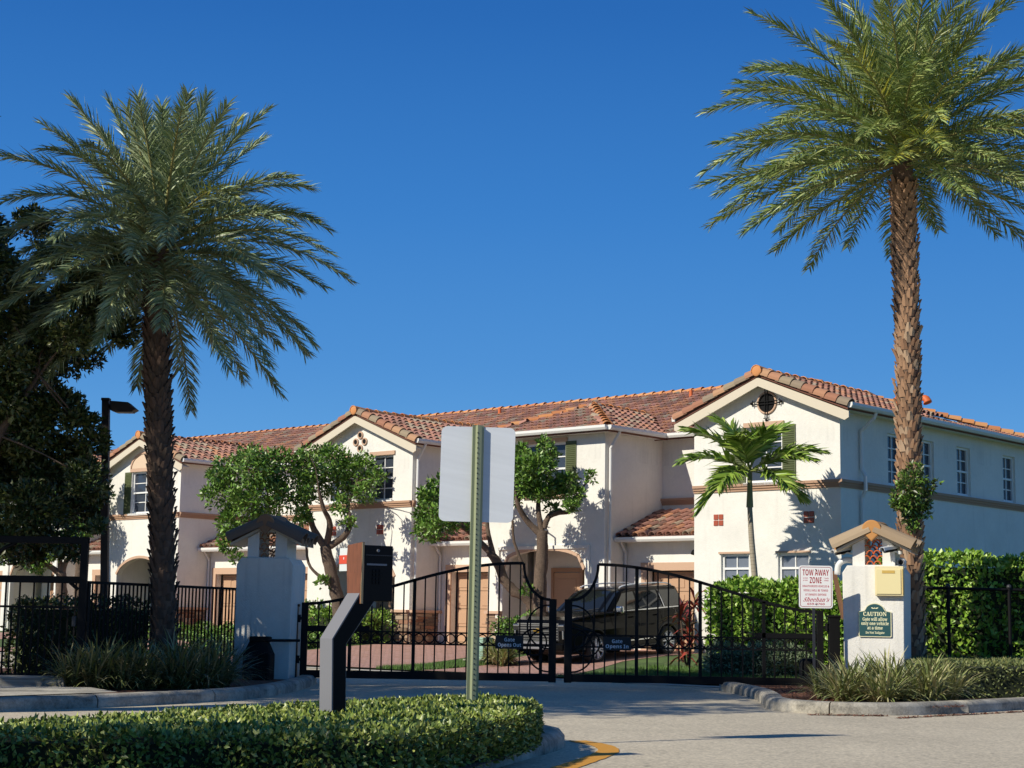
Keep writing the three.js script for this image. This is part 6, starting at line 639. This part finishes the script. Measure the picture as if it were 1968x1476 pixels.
{ const D = 46.3; tree('shade_tree', 'leaning green tree partly hidden behind the blank sign', 'tree', { base: at(1022, 1225, D).setY(0.25), trunk: [{ pts: pts([[1024, 1240], [1019, 1160], [992, 1140], [972, 1118], [956, 1082], [942, 1062]], D), r0: 0.17, r1: 0.12 }], limbs: [{ pts: pts([[942, 1062], [902, 1022], [872, 1002], [850, 980]], D), r0: 0.1, r1: 0.04 }, { pts: pts([[950, 1072], [938, 1022], [934, 980], [920, 940]], D), r0: 0.085, r1: 0.04 }, { pts: pts([[1005, 1146], [1008, 1100], [988, 1042], [985, 1000], [983, 960]], D), r0: 0.06, r1: 0.03 }],
  clusters: px(jit([[820, 990, 28], [830, 955, 28], [815, 1020, 20], [850, 1000, 34], [855, 960, 30], [880, 980, 30], [900, 950, 30], [930, 960, 28], [960, 950, 24], [870, 920, 22], [910, 920, 24], [985, 965, 12], [845, 935, 20], [905, 1012, 9], [838, 1030, 16]], 203, 1.8), D), leaves: 6200, size: 0.14, palette: GREEN.fresh, seed: 303 }); }
{ const D = 56; tree('shade_tree', 'green forked tree seen through the tall black walk gate', 'tree', { base: at(120, 1225, D).setY(0.2), trunk: [{ pts: pts([[120, 1235], [119, 1160], [117, 1100]], D), r0: 0.24, r1: 0.17 }], limbs: [{ pts: pts([[118, 1105], [90, 1085], [55, 1080], [15, 1085]], D), r0: 0.12, r1: 0.04 }, { pts: pts([[118, 1105], [128, 1078], [142, 1062], [150, 1035]], D), r0: 0.11, r1: 0.04 }, { pts: pts([[117, 1100], [114, 1060], [108, 1030]], D), r0: 0.1, r1: 0.04 }], clusters: px(jit([[40, 1062, 28], [70, 1074, 30], [20, 1050, 26], [100, 1050, 28], [132, 1040, 28], [60, 1040, 28], [0, 1060, 30], [150, 1020, 24], [-40, 1050, 30]], 204, 2), D), leaves: 8000, size: 0.15, palette: GREEN.fresh, seed: 304 }); }
{ const D = 28.4; const cl = [[0, 760, 60], [60, 735, 46], [110, 785, 55], [40, 830, 62], [150, 815, 36], [178, 848, 32], [120, 875, 52], [30, 905, 58], [168, 920, 40], [60, 975, 56], [150, 985, 44], [188, 955, 18], [186, 1010, 18], [30, 1030, 44], [110, 1030, 38], [-80, 800, 90], [-90, 950, 90], [-60, 650, 80], [20, 640, 50], [80, 600, 50], [150, 560, 44], [30, 540, 50], [196, 605, 36], [140, 645, 46], [232, 565, 30], [-60, 500, 80], [60, 690, 36], [20, 700, 40], [100, 490, 36], [-140, 720, 100], [-30, 440, 50], [180, 690, 20], [90, 660, 40], [0, 590, 50], [180, 470, 34], [240, 640, 30], [60, 430, 36], [130, 700, 40], [220, 500, 26], [20, 868, 46], [70, 900, 46], [112, 940, 44], [50, 1060, 38], [140, 1060, 26], [0, 930, 50], [60, 830, 40]];
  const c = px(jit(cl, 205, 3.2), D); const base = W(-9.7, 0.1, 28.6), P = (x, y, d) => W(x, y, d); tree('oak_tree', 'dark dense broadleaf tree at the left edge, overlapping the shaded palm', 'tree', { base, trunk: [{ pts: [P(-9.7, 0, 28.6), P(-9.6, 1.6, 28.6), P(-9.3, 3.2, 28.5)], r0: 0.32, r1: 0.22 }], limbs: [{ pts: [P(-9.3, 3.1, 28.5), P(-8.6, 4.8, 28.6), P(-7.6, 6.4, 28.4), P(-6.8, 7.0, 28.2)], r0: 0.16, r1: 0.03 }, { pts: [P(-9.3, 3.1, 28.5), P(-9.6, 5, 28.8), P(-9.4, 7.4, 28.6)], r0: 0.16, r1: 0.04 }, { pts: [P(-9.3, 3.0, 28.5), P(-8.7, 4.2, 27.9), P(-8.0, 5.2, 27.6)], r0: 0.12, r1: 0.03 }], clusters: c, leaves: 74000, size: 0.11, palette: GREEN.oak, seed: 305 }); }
{ const D = 60; tree('shade_tree', 'sunlit green tree in front of the house with the arched panel, behind the dark oak', 'tree', { base: at(150, 1225, D).setY(0.35), trunk: [{ pts: pts([[150, 1230], [152, 1130], [155, 1050]], D), r0: 0.22, r1: 0.15 }], limbs: [{ pts: pts([[155, 1055], [130, 1000], [120, 950]], D), r0: 0.12, r1: 0.04 }, { pts: pts([[155, 1055], [170, 1000], [178, 950]], D), r0: 0.12, r1: 0.04 }], clusters: px(jit([[120, 960, 34], [160, 940, 34], [185, 975, 26], [140, 1000, 30], [175, 915, 26], [110, 920, 30], [200, 950, 16], [165, 1015, 22], [95, 985, 28], [145, 890, 28]], 207, 2), D), leaves: 9000, size: 0.14, palette: GREEN.fresh, seed: 307 }); }
{ // leafy shrub rooted in the old leaf bases of the sunlit palm
  const D = 30.95, b = at(1748, 1000, D), r = rngOf(308), g = thing('trunk_shrub', 'dark green leafy shrub growing out of the sunlit palm trunk, above the pillar', 'shrub', [b.x, b.y, b.z]); const cl = px([[1745, 930, 26], [1738, 965, 26], [1760, 960, 24], [1722, 968, 16], [1782, 938, 14], [1755, 905, 14], [1745, 1000, 16], [1775, 985, 14], [1715, 950, 8], [1795, 930, 6], [1750, 1015, 10]], D).map(([p, R]) => [p.sub(b).add(V(0, 0, 0.1 + r() * 0.2)), R]); part(g, 'stems', cl.map(([c]) => limb([V(0, 0, 0), c.clone().multiplyScalar(0.5).add(V(0, 0.05, 0.05)), c], 0.018, 0.006, 5, 5)), M.bark); foliage(g, 'foliage', leafShape(1, 0.42), crownLeaves(cl, 2200, 0.095, r), GREEN.fresh.concat(GREEN.oak), r); }
// the big oak just outside the frame whose shade covers the gate's left half
function offOak(name, label, cx, cy, cd, rx, ry, rd, n, leaves, seed) { const r = rngOf(seed), cl = []; for (let i = 0; i < n; i++) { const d = rdir(r).multiplyScalar(Math.pow(r(), 0.4)); cl.push([W(cx + d.x * rx, cy + d.y * ry, cd + d.z * rd), 0.75 + r() * 0.6]); } const b = W(cx - 0.6, 0, cd); tree(name, label, 'tree', { base: b, trunk: [{ pts: [b, W(cx - 0.5, cy * 0.25, cd), W(cx - 0.2, cy * 0.5, cd + 0.1)], r0: 0.42, r1: 0.3 }], limbs: [0, 1, 2, 3, 4].map((i) => ({ pts: [W(cx - 0.2, cy * 0.45, cd), W(cx + Math.cos(i * 1.26) * rx * 0.4, cy * 0.8, cd + Math.sin(i * 1.26) * rd * 0.4), W(cx + Math.cos(i * 1.26) * rx * 0.75, cy, cd + Math.sin(i * 1.26) * rd * 0.75)], r0: 0.2, r1: 0.05 })), clusters: cl, leaves, size: 0.24, palette: GREEN.oak, seed }); }
offOak('oak_tree', 'large oak left of the frame, nearest the entrance road, shading the pillar', -13.0, 9.0, 22.6, 4.3, 4.1, 5.2, 88, 20000, 401);
offOak('oak_tree', 'smaller oak left of the frame, beside the foreground island, shading the road before the gate', -9.9, 8.5, 18.4, 3.3, 2.6, 3.9, 46, 10000, 402);
offOak('oak_tree', 'oak left of the camera, shading the near face of the clipped island hedge', -12.8, 8.6, 0.3, 4.8, 2.8, 3.3, 96, 24000, 403);

{ // loose mulch chips on the right-hand bed
  const r = rngOf(36), pos = [], col = [], idx = []; for (let i = 0; i < 3400; i++) { let D = lerp(23.95, 30.5, Math.pow(r(), 1.4)), X = lerp(D < 25 ? 4.35 : 4.25, 6.6, r()), low = 0; if (i > 2600) { const f = r(), g2 = (r() + r()) * 0.12; low = 0.1; X = lerp(4.2, 8.6, f); D = (f < 0.25 ? 23.85 - f : 23.05 + (f - 0.25) * 4.2) - g2 - 0.1; if (f < 0.25) D = 23.45 - g2; } const a = r() * TAU, L = 0.02 + r() * 0.05, w = 0.008 + r() * 0.012, y = 0.103 - low + r() * (low ? 0.006 : 0.02), c = Math.cos(a), s = Math.sin(a), o = pos.length / 3, t = (r() - 0.5) * 0.03; pos.push(X - c * L - s * w, y, -D - s * L + c * w, X - c * L + s * w, y, -D - s * L - c * w, X + c * L, y + 0.012 + t, -D + s * L); const k = 0.4 + r() * 1.1; for (let q = 0; q < 3; q++) col.push(0.2 * k, 0.075 * k, 0.04 * k); idx.push(o, o + 1, o + 2); } const g = new THREE.BufferGeometry(); g.setAttribute('position', new THREE.Float32BufferAttribute(pos, 3)); g.setAttribute('color', new THREE.Float32BufferAttribute(col, 3)); g.setIndex(idx); g.computeVertexNormals(); solo('mulch_chips', g, std(1, 1, 1, 0.9, { vertexColors: true }), 'loose red brown mulch chips on the bed by the gate', 'mulch', null, 'stuff').userData.kind = 'stuff'; }
renderer.render(scene, camera);
